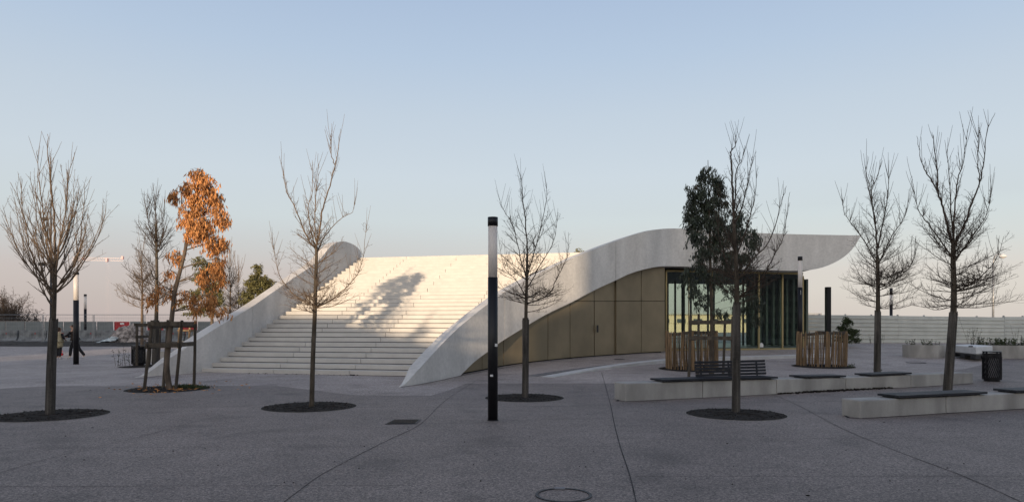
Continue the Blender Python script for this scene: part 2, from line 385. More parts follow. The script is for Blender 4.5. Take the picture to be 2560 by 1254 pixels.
# roof slab behind the fascia, its soffit sweeping up to the prow
mb = MB(); cols = []
BK = 46.0
for px in frange(1566, 2148, 6):
    o = fas_pt(px)+fnorm(px)*.345; t, b = zt(px)-.03, zb(px)+.004
    if b > t-.02: b = t-.02
    q = Vector((o.x+(BK-o.y)*.10, BK, 0))
    cols.append([(o.x,o.y,b),(o.x,o.y,t),(q.x,q.y,t),(q.x,q.y,b)])
for c in cols: mb.v += c
n = len(cols)
for k in range(n-1):
    a, b = 4*k, 4*k+4
    mb.f += [(a, b, b+1, a+1), (a+1, b+1, b+2, a+2), (a+2, b+2, b+3, a+3), (a+3, b+3, b, a)]
mb.f += [(0,1,2,3), (4*n-1,4*n-2,4*n-3,4*n-4)]
mb.build('roof', 'roof', bld)
# left parapet: inner face follows the stairs and rounds off at the top
LP = [(-11.55,20.7),(-11.0,21.35),(-10.5,22.0),(-10.1,22.75),(-9.78,23.9),(-7.48,34.05),(-7.42,34.6)]
def ray_hit(px, poly):
    k = (px-CX)/F
    for (x0,y0), (x1,y1) in zip(poly, poly[1:]):
        d = (x1-x0)-k*(y1-y0)
        if abs(d) < 1e-9: continue
        t = (k*y0-x0)/d
        if -1e-6 <= t <= 1.000001: return Vector((x0+(x1-x0)*t, y0+(y1-y0)*t, 0))
    return None
LT = herm([(336,949),(360,937),(408,905),(455,875),(500,845),(554,811),(633,764),(682,730),(727,699),(803,644),(822,620),(838,608),(856,603),(872,606),(888,614),(899,624),(905,636)])
def parapet(p0, p1, name='parapet'):
    mb = MB(); cols = []
    for px in frange(p0, p1, 5):
        i = ray_hit(px, LP)
        if i is None: continue
        th = .42*min(1, max(.03, (px-330)/90)); nn = Vector((-.975,.221,0)) if px > 480 else Vector((-.82,.57,0))
        if px > 845: th *= 1+.6*(px-845)/60
        o = i+nn*th; t = EYE+(HZ-LT(px))/F*i.y; b = g(i.x, i.y)-.05; t = max(t, b+.06)
        to = t-(.30*(px-845)/60 if px > 845 else 0)
        cols.append([(i.x,i.y,b),(i.x,i.y,t),(o.x,o.y,to),(o.x,o.y,b)])
    for c in cols: mb.v += c
    n = len(cols)
    for k in range(n-1):
        a, b = 4*k, 4*k+4
        mb.f += [(a, b, b+1, a+1), (a+1, b+1, b+2, a+2), (a+2, b+2, b+3, a+3), (a+3, b+3, b, a)]
    mb.f += [(0,1,2,3), (4*n-1,4*n-2,4*n-3,4*n-4)]
    return mb.build(name, 'conc', bld)
parapet(340, 631.6); parapet(632.2, 904)
# steps
FIN = []
for px in frange(1004, 1660, 8):
    p = fas_pt(px)+fnorm(px)*.30; FIN.append((p.x, p.y))
def seg_hit(o, d, poly):
    best = None
    for (x0,y0), (x1,y1) in zip(poly, poly[1:]):
        ex, ey = x1-x0, y1-y0; den = d.x*ey-d.y*ex
        if abs(den) < 1e-9: continue
        t = ((x0-o.x)*ey-(y0-o.y)*ex)/den; u = ((x0-o.x)*d.y-(y0-o.y)*d.x)/den
        if -.001 <= u <= 1.001 and (best is None or abs(t) < abs(best)): best = t
    return best
rng = random.Random(5)
for k in range(NST):
    s0 = k*TREAD; z0 = P0.z+k*RISE; z1 = z0+RISE
    o = P0+A_*s0; tl = seg_hit(o, E_, LP); tl = 0 if tl is None else tl; tr = seg_hit(o+E_*3, E_, FIN); tr = (tr+3) if tr and tr > 0 else 13.0
    tl -= .12 if k > 1 else .02
    mb = MB()
    cuts = [tl]+[c for c in (2.5, 5.15, 7.8, 10.45) if tl < c < tr-.1]+[tr]
    if k % 2: cuts = [c for c in cuts if abs(c-5.15) > .01 or k < 12]
    for a, b in zip(cuts, cuts[1:]):
        jj = rng.uniform(-.004, .004)
        q = [o+E_*(a+.007)+A_*jj, o+E_*(b-.007)+A_*jj, o+E_*(b-.007)+A_*(TREAD+.10), o+E_*(a+.007)+A_*(TREAD+.10)]
        mb.hexa([Vector((p.x,p.y,z0+.022)) for p in q], [Vector((p.x,p.y,z1)) for p in q])
    so_ = mb.build('step', 'step', bld, bevel=.006)
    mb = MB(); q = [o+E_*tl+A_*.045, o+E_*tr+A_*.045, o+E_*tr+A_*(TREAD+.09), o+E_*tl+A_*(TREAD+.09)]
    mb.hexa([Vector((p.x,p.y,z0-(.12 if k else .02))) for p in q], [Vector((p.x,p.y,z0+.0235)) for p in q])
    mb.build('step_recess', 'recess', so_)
# deck behind the stairs and the walls below it
zd = P0.z+NST*RISE
o = P0+A_*(NST*TREAD+.09); l = o+E_*(-.1); r_ = o+E_*11.3
mb = MB(); q = [l, r_, Vector((8.2,34.2,0)), Vector((9,BK-.2,0)), Vector((-5,BK-.2,0))]
mb.v = [(p.x,p.y,zd-.35) for p in q]+[(p.x,p.y,zd-.004) for p in q]; mb.f = [(4,3,2,1,0),(5,6,7,8,9)]+[(i,(i+1)%5,(i+1)%5+5,i+5) for i in range(5)]
mb.build('roof_deck', 'roof', bld)
mb = MB(); mb.hexa([Vector((-7.9,34.3,0)),Vector((-7.6,34.3,0)),Vector((-5.0,BK-.5,0)),Vector((-5.3,BK-.5,0))],[Vector((-7.9,34.3,zd-.4)),Vector((-7.6,34.3,zd-.4)),Vector((-5.0,BK-.5,zd-.4)),Vector((-5.3,BK-.5,zd-.4))])
mb.box((1.6,BK-.65,2.3),(13,.3,4.5)); mb.build('rear_wall', 'conc', bld)
# bronze panelled side wall
ZS = lambda px: EYE+(HZ-752)/F*gold_pt(px).y
def gnorm(px):
    t = gold_pt(px+4)-gold_pt(px-4); t.normalize(); return Vector((-t.y, t.x, 0))
def strip(p0, p1, zlo, zhi, off, th, name, m, parent=bld, g0=.7, g1=.7):
    mb = MB(); cols = []
    for px in frange(p0+g0, p1-g1, 10):
        o = gold_pt(px)+gnorm(px)*off; i = o+gnorm(px)*th; b, t = zlo(px), zhi(px); t = max(t, b+.005)
        cols.append([(o.x,o.y,b),(o.x,o.y,t),(i.x,i.y,t),(i.x,i.y,b)])
    for c in cols: mb.v += c
    n = len(cols)
    for k in range(n-1):
        a, b = 4*k, 4*k+4
        mb.f += [(a, b, b+1, a+1), (a+1, b+1, b+2, a+2), (a+2, b+2, b+3, a+3), (a+3, b+3, b, a)]
    mb.f += [(0,1,2,3), (4*n-1,4*n-2,4*n-3,4*n-4)]
    return mb.build(name, m, parent)
gb = lambda px: g(gold_pt(px).x, gold_pt(px).y)+.05
ztop = lambda px: zb(px)+.12 if px < 1660 else 4.42
JN = [1156,1212,1265,1320,1375,1430,1490]
for a, b in zip(JN, JN[1:]):
    if b <= 1430: strip(a, b, gb, ztop, .10, .03, 'wall_panel', 'gold2' if b in (1265,1375) else 'gold')
    else:
        strip(a, b, gb, lambda p: ZS(p)-.012, .10, .03, 'wall_panel', 'gold'); strip(a, b, lambda p: ZS(p)+.012, ztop, .10, .03, 'wall_panel', 'gold')
strip(1377, 1430, lambda p: ZS(p)-.01, lambda p: ZS(p)+.01, .085, .012, 'panel_joint', 'dark') if False else None
door = strip(1490, 1542, gb, lambda p: ZS(p)-.012, .10, .03, 'door', 'gold', g0=1.2, g1=1.2)
strip(1490, 1542, lambda p: ZS(p)+.012, ztop, .10, .03, 'wall_panel', 'gold')
p = W(1494, 821, gold_pt(1494).y-.02); mb = MB(); mb.bar(p+Vector((0,0,-.16)), p+Vector((0,0,.16)), .07, .12); mb.build('handle', 'steel', door, bevel=.02)
for a, b in ((1541.4,1604),(1604,1663.4)):
    strip(a, b, gb, lambda p: ZS(p)-.012, .02, .13, 'wall_panel', 'gold'); strip(a, b, lambda p: ZS(p)+.012, ztop, .02, .13, 'wall_panel', 'gold')
strip(1156, 1659, lambda p: g(gold_pt(p).x, gold_pt(p).y)-.1, ztop, .14, .15, 'backing_wall', 'dark')
# glazed pavilion front
gl0 = G(1664, 877); gl1 = G(2006, 872); gl0.z = gl1.z = 0
gz0 = g(gl0.x, gl0.y)-.02; 
def glp(px):
    k = (px-CX)/F; d = (gl1.x-gl0.x)-k*(gl1.y-gl0.y); t = (k*gl0.y-gl0.x)/d; return gl0+(gl1-gl0)*t
gzb = max(g(gl0.x, gl0.y), g(gl1.x, gl1.y))+.0
gzt = 4.40; gdir = (gl1-gl0).normalized(); gnrm = Vector((-gdir.y, gdir.x, 0))
MUL = [1665.5,1722,1780,1838,1897,1956,2004]
mb = MB(); mb.bar(glp(1664)+Vector((0,0,gzb-.02)), gl1+Vector((0,0,gzb-.02)), .14, .16); mb.build('sill', 'goldframe', bld)
mb = MB(); mb.bar(glp(1664)+Vector((0,0,gzt-.03)), gl1+Vector((0,0,gzt-.03)), .14, .10); mb.build('head_rail', 'goldframe', bld)
for i, (a, b) in enumerate(zip(MUL, MUL[1:])):
    pa, pb = glp(a), glp(b)
    fr = MB(); ww = .07 if i != 1 else .03
    fr.bar(pa+Vector((0,0,gzb+.06)), pa+Vector((0,0,gzt-.08)), ww, .12)
    if i == 5: fr.bar(pb+Vector((0,0,gzb+.06)), pb+Vector((0,0,gzt-.08)), .07, .12)
    fo = fr.build('window_frame', 'goldframe', bld)
    mb = MB(); q = [pa+gdir*.04, pb-gdir*.04, pb-gdir*.04+gnrm*.02, pa+gdir*.04+gnrm*.02]
    mb.hexa([Vector((p.x,p.y,gzb+.06)) for p in q], [Vector((p.x,p.y,gzt-.08)) for p in q]); mb.build('pane', 'glass', fo)
# side glazing running back from the corner
sd1 = Vector((gl1.x+3.9, BK-1.2, 0)); sdir = (sd1-gl1).normalized()
for i in range(5):
    a, b = gl1+(sd1-gl1)*(i/5), gl1+(sd1-gl1)*((i+1)/5)
    fr = MB(); fr.bar(b+Vector((0,0,gzb)), b+Vector((0,0,gzt-.02)), .08, .08); fo = fr.build('window_frame', 'goldframe', bld)
    mb = MB(); nn = Vector((-sdir.y, sdir.x, 0))*.02; q = [a+sdir*.05, b-sdir*.05, b-sdir*.05+nn, a+sdir*.05+nn]
    mb.hexa([Vector((p.x,p.y,gzb)) for p in q], [Vector((p.x,p.y,gzt-.02)) for p in q]); mb.build('pane', 'glass', fo)
# rear glazing, interior
rb0, rb1 = Vector((8.6, 44.3, 0)), Vector((sd1.x, 44.7, 0))
for i in range(7):
    a, b = rb0+(rb1-rb0)*(i/7), rb0+(rb1-rb0)*((i+1)/7)
    fr = MB(); fr.bar(a+Vector((0,0,.5)), a+Vector((0,0,gzt-.02)), .1, .14); fo = fr.build('window_frame', 'steel', bld)
    mb = MB(); q = [a+Vector((.06,0,0)), b-Vector((.06,0,0)), b+Vector((-.06,.02,0)), a+Vector((.06,.02,0))]
    mb.hexa([Vector((p.x,p.y,.5)) for p in q], [Vector((p.x,p.y,gzt-.02)) for p in q]); mb.build('pane', 'glass', fo)
mb = MB(); q = [gl0+gnrm*.08, gl1+gnrm*.08+Vector((-.1,0,0)), Vector((sd1.x-.1,44.6,0)), Vector((8.3,44.2,0))]
mb.hexa([Vector((p.x,p.y,.30)) for p in q], [Vector((p.x,p.y,.515)) for p in q]); mb.build('interior_floor', 'floor', bld)
mb = MB(); mb.hexa([Vector((p.x,p.y,gzt-.04)) for p in q], [Vector((p.x,p.y,gzt)) for p in q]); mb.build('ceiling', 'ceil', bld)
mb = MB(); mb.hexa([Vector((7.55,34.4,.3)),Vector((7.75,34.4,.3)),Vector((8.5,44.2,.3)),Vector((8.3,44.2,.3))],[Vector((7.55,34.4,4.35)),Vector((7.75,34.4,4.35)),Vector((8.5,44.2,4.35)),Vector((8.3,44.2,4.35))]); mb.build('interior_wall', 'int', bld)
mb = MB(); mb.box((15.1,39.2,2.43),(3.3,.2,3.8),rz=.05); mb.build('interior_wall', 'int', bld)
for i in range(9):
    x = 13.6+i*.40; mb = MB(); mb.box((x, 38.6+.05*i, 2.4), (.11,.30,3.76), rz=.05); mb.build('interior_fin', 'fin', bld)
for px in (1688, 1708, 1770, 1858, 1891):
    d = 39.5 if px != 1708 else 37.5
    p = W(px, 815, d); mb = MB(); mb.cyl((p.x, p.y), .10 if px in (1708,1891) else .06, .5, 4.35, 12); mb.build('interior_column', 'steel', bld)
# manifestation dots on the panes near the left, and the little white house sticker
mb = MB()
for py in (786, 808):
    for px in frange(1670, 1890, 4.4):
        p = glp(px); d = p.y-.012; q = W(px, py, d); mb.box((q.x, q.y, q.z), (.035,.003,.035))
mb.build('glass_dots', 'dark', bld)
p = glp(1903.5); q = W(1903.5, 862, p.y-.015); mb = MB(); mb.v = [(q.x-.10,q.y,q.z-.11),(q.x+.10,q.y,q.z-.11),(q.x+.10,q.y,q.z+.06),(q.x,q.y,q.z+.13),(q.x-.10,q.y,q.z+.06)]
mb.v += [(a,b+.004,c) for a,b,c in mb.v]; mb.f = [(0,1,2,3,4),(9,8,7,6,5)]+[(i,i+5,(i+1)%5+5,(i+1)%5) for i in range(5)]; mb.build('house_sticker', 'white', bld)

# kerb and slot drain curving in front of the pavilion
KP = [(1385,943),(1440,934),(1500,925),(1560,917),(1620,911),(1680,906.5),(1760,902.5),(1840,899.5),(1920,897),(2000,894.5),(2080,892)]
KW = [G(*p) for p in KP]
def offs(P, o):
    r = []
    for i, p in enumerate(P):
        d = P[min(i+1,len(P)-1)]-P[max(i-1,0)]; d.z = 0; d.normalize(); r.append(p+Vector((-d.y,d.x,0))*o)
    return r
mb = MB(); a = KW; b = offs(KW, .45); 
for i in range(len(a)-1):
    h0, h1 = .015+.12*min(1, i/5), .015+.12*min(1, (i+1)/5); e = (a[i+1]-a[i]).normalized()*.004
    mb.hexa([a[i]+e-Vector((0,0,.05)), a[i+1]-e-Vector((0,0,.05)), b[i+1]-e-Vector((0,0,.05)), b[i]+e-Vector((0,0,.05))],
            [a[i]+e+Vector((0,0,h0)), a[i+1]-e+Vector((0,0,h1)), b[i+1]-e+Vector((0,0,h1)), b[i]+e+Vector((0,0,h0))])
mb.build('kerb', 'kerb', kind='structure')
dr = thing('slot_drain', 'narrow metal slot drain curving along the kerb in front of the bronze wall', 'drain', KW[3])
mb = MB(); c = offs(KW, .60); d_ = offs(KW, 1.0)
for i in range(len(c)-1):
    n = 26
    for k in range(n):
        t0, t1 = k/n, (k+.55)/n
        q = [c[i].lerp(c[i+1], t0), c[i].lerp(c[i+1], t1), d_[i].lerp(d_[i+1], t1), d_[i].lerp(d_[i+1], t0)]
        zz = max(g(x.x, x.y) for x in q)
        mb.hexa([Vector((x.x,x.y,zz-.01)) for x in q], [Vector((x.x,x.y,zz+.012)) for x in q])
mb.build('grating', 'grate', dr)

# ------------------------------------------------------------------ benches
def bench(name, label, pts, depth):
    """pts: (px, y_bottom, y_top) of the front edge"""
    P = []
    for px, yb_, yt_ in pts:
        b = G(px, yb_); P.append((b, EYE+(HZ-yt_)/F*b.y))
    bk = offs([p[0] for p in P], depth)
    t = thing(name, label, 'bench', P[0][0])
    for i in range(len(P)-1):
        e = (P[i+1][0]-P[i][0]).normalized()*.006; a, b = P[i][0]+e, P[i+1][0]-e; c, d = bk[i+1]-e, bk[i]+e
        mb = MB(); lo = lambda v: Vector((v.x, v.y, v.z-.03))
        mb.hexa([lo(a), lo(b), lo(c), lo(d)], [Vector((a.x,a.y,P[i][1])), Vector((b.x,b.y,P[i+1][1])), Vector((c.x,c.y,P[i+1][1])), Vector((d.x,d.y,P[i][1]))])
        mb.build('concrete_block', 'bench', t, bevel=.018)
    return t, P, bk
b1, P1, B1 = bench('concrete_bench', 'long pale concrete bench wall with a slatted backrest and three dark seats',
    [(1563,1002,958),(1757,993,951.5),(1942,984,947),(2115,973.5,943.5),(2278,967,936),(2433,957,931)], .48)
b2, P2, B2 = bench('concrete_bench', 'nearer concrete bench wall running out of the right edge of the picture',
    [(2150,1044,1000.5),(2366,1031.5,990.5),(2566,1020.5,981),(2790,1010,972)], .42)
def along(P, bk, px, back=0):
    for i in range(len(P)-1):
        a, b = P[i][0], P[i+1][0]; k = (px-CX)/F; den = (b.x-a.x)-k*(b.y-a.y); t = (k*a.y-a.x)/den
        if -.001 <= t <= 1.001 or i == len(P)-2:
            q = a.lerp(b, t); z = P[i][1]+(P[i+1][1]-P[i][1])*t; r = bk[i].lerp(bk[i+1], t)
            v = q.lerp(r, back); v.z = z; return v
def seat(parent, P, bk, pa, pb, over=.06):
    n = 4; so_ = None; mb = MB()
    for k in range(n):
        f0 = -over/.45+(1+over/.45)*k/n; f1 = -over/.45+(1+over/.45)*(k+.93)/n
        xs = frange(pa, pb, 60)
        for x0, x1 in zip(xs, xs[1:]):
            q = [along(P,bk,x0,f0), along(P,bk,x1,f0), along(P,bk,x1,f1), along(P,bk,x0,f1)]
            mb.hexa([x+Vector((0,0,.022)) for x in q], [x+Vector((0,0,.062)) for x in q])
    s_ = mb.build('seat', 'plank', parent)
    mb = MB()
    for x in frange(pa+12, pb-12, 80):
        mb = MB(); q0, q1 = along(P,bk,x,.05), along(P,bk,x,.92); mb.bar(q0+Vector((0,0,.012)), q1+Vector((0,0,.012)), .05, .022); mb.build('bracket', 'steel', s_)
seat(b1, P1, B1, 1655, 1940); seat(b1, P1, B1, 2010, 2113, .03); seat(b1, P1, B1, 2175, 2277, .03)
seat(b2, P2, B2, 2242, 2462); seat(b2, P2, B2, 2535, 2700)
# slatted backrest
br = None; up = Vector((0,.10,.36)); mb = MB()
for k in range(5):
    z0, z1 = .072+k*.073, .072+k*.073+.055
    for x0, x1 in zip(frange(1768,1948,45), frange(1768,1948,45)[1:]):
        a, b = along(P1,B1,x0,.86), along(P1,B1,x1,.86); a.z = b.z = along(P1,B1,1830,0).z
        off = Vector((0,.022*k,0)); th = Vector((0,.035,0))
        mb.hexa([a+off+Vector((0,0,z0)), b+off+Vector((0,0,z0)), b+off+th+Vector((0,0,z0)), a+off+th+Vector((0,0,z0))],
                [a+off+Vector((0,0,z1)), b+off+Vector((0,0,z1)), b+off+th+Vector((0,0,z1)), a+off+th+Vector((0,0,z1))])
bo = mb.build('backrest', 'plank', b1)
mb = MB()
for x in (1786,1858,1930):
    mb = MB(); a = along(P1,B1,x,.95); mb.bar(a+Vector((0,.03,.0)), a+Vector((0,.13,.42)), .04, .02); mb.build('backrest_support', 'steel', bo)

# ------------------------------------------------------------------ lamps
def lamp(px, py, ytop, ycap, ydif, r, label, group='tubular lamp posts'):
    b = G(px, py); d = b.y; zz = lambda y: EYE+(HZ-y)/F*d
    t = thing('lamp_post', label, 'lamp post', b, group)
    mb = MB(); mb.cyl(b, r, b.z, zz(ydif), 28); po = mb.build('post', 'navy', t, smooth=False)
    mb = MB(); mb.cyl(b, r*1.12, b.z-.01, b.z+.012, 28); mb.build('base_plate', 'steel', po)
    mb = MB(); mb.cyl(b, r*.93, zz(ydif), zz(ycap), 28); mb.build('diffuser', 'frost', t, smooth=True)
    mb = MB(); mb.cyl(b, r*1.03, zz(ycap), zz(ytop), 28); mb.build('cap', 'navy', t)
    for c in t.children:
        for pl in c.data.polygons: pl.use_smooth = len(pl.vertices) == 4
    return t, b
t, b = lamp(1232, 1050, 543, 565, 693, .085, 'tall black tubular lamp post with frosted top in the middle, nearest the camera')
mb = MB(); q = W(1240.5, 862, b.y-.075); mb.box(q, (.045,.004,.05)); mb.build('sticker', 'white', t); mb = MB(); q2 = W(1229, 938, b.y-.0885); mb.box(q2, (.05,.003,.035)); mb.build('sticker', 'white', t)
lamp(190, 910, 680, 686, 750, .105, 'black lamp post with frosted top beside the two people')
lamp(213, 852, 735, 740, 772, .10, 'farther black lamp post behind the two people, in front of the concrete barriers')
t, b = lamp(2000.5, 899, 641, 651, 718, .092, 'black lamp post with frosted top before the glass corner')
mb = MB(); q = W(2002, 730, b.y-.096)
for k in range(5): mb.box(q+Vector((0,0,.06-.035*k)), (.02,.003,.024))
mb.build('lettering', 'white', t)
lamp(2228, 854, 720, 737, 761, .10, 'thin black lamp post by the white hoarding, seen through the second tree from the right')
b = G(2070, 866); t = thing('bollard_column', 'plain black square column behind the right wooden paling ring', 'column', b); zt_ = EYE+(HZ-717)/F*b.y
mb = MB(); mb.box((b.x,b.y,(b.z+zt_)/2), (.25,.25,zt_-b.z), rz=.1); mb.build('shaft', 'navy', t, bevel=.01)
mb = MB(); mb.box((b.x,b.y,b.z+.01), (.36,.36,.02), rz=.1); mb.build('base_plate', 'steel', t)

# ------------------------------------------------------------------ trees
def leaf(mb, p, d, L, wd, rng, fold=.25):
    d = d.normalized(); x = d.orthogonal().normalized(); a = rng.uniform(0, 6.283); x = (Matrix.Rotation(a, 3, d) @ x); y = d.cross(x)
    m = p+d*(L*.45); mb.add([p, m+x*wd*.5, p+d*L, m-x*wd*.5, m+y*wd*fold], [(0,1,4),(1,2,4),(2,3,4),(3,0,4)])
def branch(mb, p, d, L, r, lvl, rng, P):
    segl = P['seg'][lvl]; n = max(2, int(L/segl)); st = L/n; pts = [p.copy()]; rad = [r]; d = d.normalized(); dirs = []
    tip = P['tip'][lvl]
    for i in range(n):
        t = (i+1)/n
        d = d+Vector((rng.gauss(0,1), rng.gauss(0,1), rng.gauss(0,1)))*P['jit'][lvl]+Vector((0,0,1))*P['up'][lvl]*st
        d.normalize(); p = p+d*st; pts.append(p.copy()); rad.append(max(tip, r*(1-t)**.85+tip*t)); dirs.append(d.copy())
    mb.tube(pts, rad, P['sides'][lvl], cap=False)
    if lvl >= P['max']: return
    nb = int(L*P['dens'][lvl]+rng.random()); az = rng.uniform(0, 6.28)
    for k in range(nb):
        t = P['t0'][lvl]+(1-P['t0'][lvl])*((k+rng.random())/nb)*.97
        i = min(n-1, int(t*n)); fr = t*n-i; q = pts[i].lerp(pts[i+1], min(1, fr)); dd = dirs[i]
        az += 2.4+rng.uniform(-.5,.5); x = dd.orthogonal().normalized(); x = Matrix.Rotation(az, 3, dd) @ x
        an = R(rng.uniform(*P['ang'][lvl])); nd = dd*math.cos(an)+x*math.sin(an)
        if nd.z < -.15 and lvl < 2: nd.z *= -.4
        ll = L*P['rat'][lvl]*(1-.55*t)*rng.uniform(.55,1.25)
        if lvl == 0 and rng.random() < P.get('shoot', .15): nd = nd+Vector((0,0,1.5)); ll *= 1.3
        branch(mb, q, nd, max(ll, P['minl'][lvl]), max(P['tip'][lvl+1], rad[i]*.55), lvl+1, rng, P)
PD = dict(seg=(.12,.09,.07,.06), jit=(.07,.11,.14,.15), up=(.38,.5,.6,.4), tip=(.0024,.0018,.0015,.0014), sides=(6,4,3,3), dens=(12,10,8,0), max=3,
          t0=(.12,.12,.15), ang=((28,62),(30,68),(35,75)), rat=(.42,.40,.4), minl=(.14,.07,.03))
def spline(P, n=6):
    Q = []
    for i in range(len(P)-1):
        p0, p1, p2, p3 = P[max(i-1,0)], P[i], P[i+1], P[min(i+2,len(P)-1)]
        for k in range(n):
            t = k/n; Q.append(.5*((2*p1)+(p2-p0)*t+(2*p0-5*p1+4*p2-p3)*t*t+(3*p1-p0-3*p2+p3)*t**3))
    Q.append(P[-1]); return Q
P_SH = dict(PD); P_SH.update(jit=(.03,)*4, up=(.5,)*4, max=0, seg=(.15,)*4, sides=(4,)*4)
def bare_tree(label, px, py, trunk, leaders, r0, r1, zones, seed, wrap=None, P=PD, barkm='bark', twigm='twig', cat='tree', name='bare_tree', group=None, nshoot=10, shl=.55, dk=1.45):
    """trunk/leaders: [(px,py,ddepth)] ; zones: list of (y_from, y_to, count, len, elev_lo, elev_hi) attached along trunk+leaders"""
    rng = random.Random(seed); b = G(px, py); D = b.y
    t = thing(name, label, cat, b, group)
    tp = [b-Vector((0,0,.03))]+[W(x, y, D+dd) for x, y, dd in trunk]
    tp = spline(tp, 5); n = len(tp)
    mb = MB(); rad = [r0+(r1-r0)*(i/(n-1)) for i in range(n)]; rad[0] *= 1.25
    mb.tube(tp, rad, 10); mb.build('trunk', barkm, t, smooth=True)
    cr = MB(); axes = [(tp, rad)]
    for L in leaders:
        lp = spline([W(x, y, D+dd) for x, y, dd in L[1]], 5); m = len(lp)
        lp = [q+Vector((rng.gauss(0,.006), rng.gauss(0,.01), 0)) if 0 < i < m-1 else q for i, q in enumerate(lp)]
        lr = [L[0]*(1-.93*(i/(m-1))**.8)+.0018 for i in range(m)]
        cr.tube(lp, lr, 6, cap=False); axes.append((lp, lr))
    for (ya, yb_, cnt, ln, e0, e1) in zones:
        za, zb_ = EYE+(HZ-ya)/F*D, EYE+(HZ-yb_)/F*D; az = rng.uniform(0, 6.28)
        cand = [(p, r_, (pts[i+1]-pts[i]).normalized()) for pts, rr in axes for i, (p, r_) in enumerate(zip(pts[:-1], rr[:-1])) if za <= p.z <= zb_]
        if not cand: continue
        for k in range(int(cnt*dk)):
            p, r_, ax = cand[rng.randrange(len(cand))]
            az += 2.4+rng.uniform(-.4,.4); f = (p.z-za)/(zb_-za); e = R(e0+(e1-e0)*f+rng.uniform(-9,9))
            nd = Vector((math.cos(az)*math.cos(e), math.sin(az)*math.cos(e), math.sin(e)))
            hd = math.hypot(p.x-tp[-1].x, p.y-tp[-1].y)*13/D
            branch(cr, p.copy(), nd, ln*max(.22, 1-hd/.85)*rng.uniform(.5,1.15), min(r_*.6, .003+.0062*ln), 0 if ln > .5 else 1, rng, P)
    for L in leaders:
        lp = spline([W(x, y, D+dd) for x, y, dd in L[1]], 5)
        for k in range(nshoot):
            q = lp[int(len(lp)*rng.uniform(.35,.9))]; a = rng.uniform(0,6.28); e = R(rng.uniform(62,82))
            branch(cr, q.copy(), Vector((math.cos(a)*math.cos(e), math.sin(a)*math.cos(e), math.sin(e))), shl*rng.uniform(.5,1.1)*D/13, .0038*D/13, 0, rng, dict(P_SH, tip=(.002*D/13,)*4))
    cr.build('crown', twigm, t)
    if wrap:
        y0, y1, rw, lo = wrap; mb = MB(); z1 = EYE+(HZ-y1)/F*D
        for k in range(20):
            a = 2*math.pi*k/20; dz = rng.uniform(-.05,.03); o = Vector((math.cos(a), math.sin(a), 0))
            fb = 1.0; ft = 1.0+(rng.uniform(-.05,.35) if lo else rng.uniform(-.06,.06))
            pb = b+o*rw*fb; 
            # follow the trunk line
            topc = min(tp, key=lambda q: abs(q.z-z1)); pt = Vector((topc.x, topc.y, z1+dz))+o*rw*.88*ft
            mid = min(tp, key=lambda q: abs(q.z-(z1+b.z)/2)); pm = Vector((mid.x, mid.y, (z1+b.z)/2))+o*rw*.96
            up_ = Vector((-o.y, o.x, 0)); ww = rw*.27
            for a1, a2 in ((pb, pm), (pm, pt)):
                d = (a2-a1); vs = []
                for q in (a1, a2): vs += [q-up_*ww/2-o*.004, q+up_*ww/2-o*.004, q+up_*ww/2+o*.005, q-up_*ww/2+o*.005]
                mb.add(vs, [(3,2,1,0),(4,5,6,7),(0,1,5,4),(1,2,6,5),(2,3,7,6),(3,0,4,7)])
        mb.build('trunk_guard', 'slat', t)
        mb = MB()
        for fz in (.2, .5, .82):
            z = b.z+(z1-b.z)*fz; c = min(tp, key=lambda q: abs(q.z-z)); mb.tube([Vector((c.x,c.y,z))+Vector((math.cos(a),math.sin(a),0))*rw*(1.06-.1*fz) for a in [2*math.pi*i/16 for i in range(17)]], .003, 4, cap=False)
        mb.build('tie_wire', 'steel', t)
    return t
# tree 1, left: vase-shaped crown of long upswept rods
P_V = dict(PD); P_V.update(jit=(.04,.06,.1,.1), up=(.95,.8,.5,.4), dens=(6.5,7,7,0), ang=((16,36),(25,55),(30,60)), rat=(.42,.3,.4), shoot=.05, max=2, t0=(.25,.15,.1), minl=(.12,.04,.03))
bare_tree('leafless tree at far left with a vase-shaped crown, trunk wrapped in slats', 125, 1036,
    [(129,900,0),(134,790,0),(137,700,0),(138,640,.02)],
    [(.022,[(138,645,0),(136,560,.05),(128,480,0),(121,400,-.05),(118,335,0)]), (.017,[(138,690,0),(150,600,-.1),(165,520,0),(170,450,.1),(186,380,0)]),
     (.017,[(136,700,0),(120,620,.1),(108,540,0),(96,440,.1),(93,375,0)]), (.014,[(138,720,0),(185,650,0),(205,560,.1),(212,460,0)]),
     (.014,[(136,735,0),(90,665,.1),(66,580,0),(55,500,0),(52,440,0)])],
    .052, .028, [(775,700,22,1.75,26,46),(700,600,26,1.5,46,62),(600,480,16,.85,60,74)], 11, wrap=(1036,797,.075,False), P=P_V, twigm='palebark', dk=1.05)
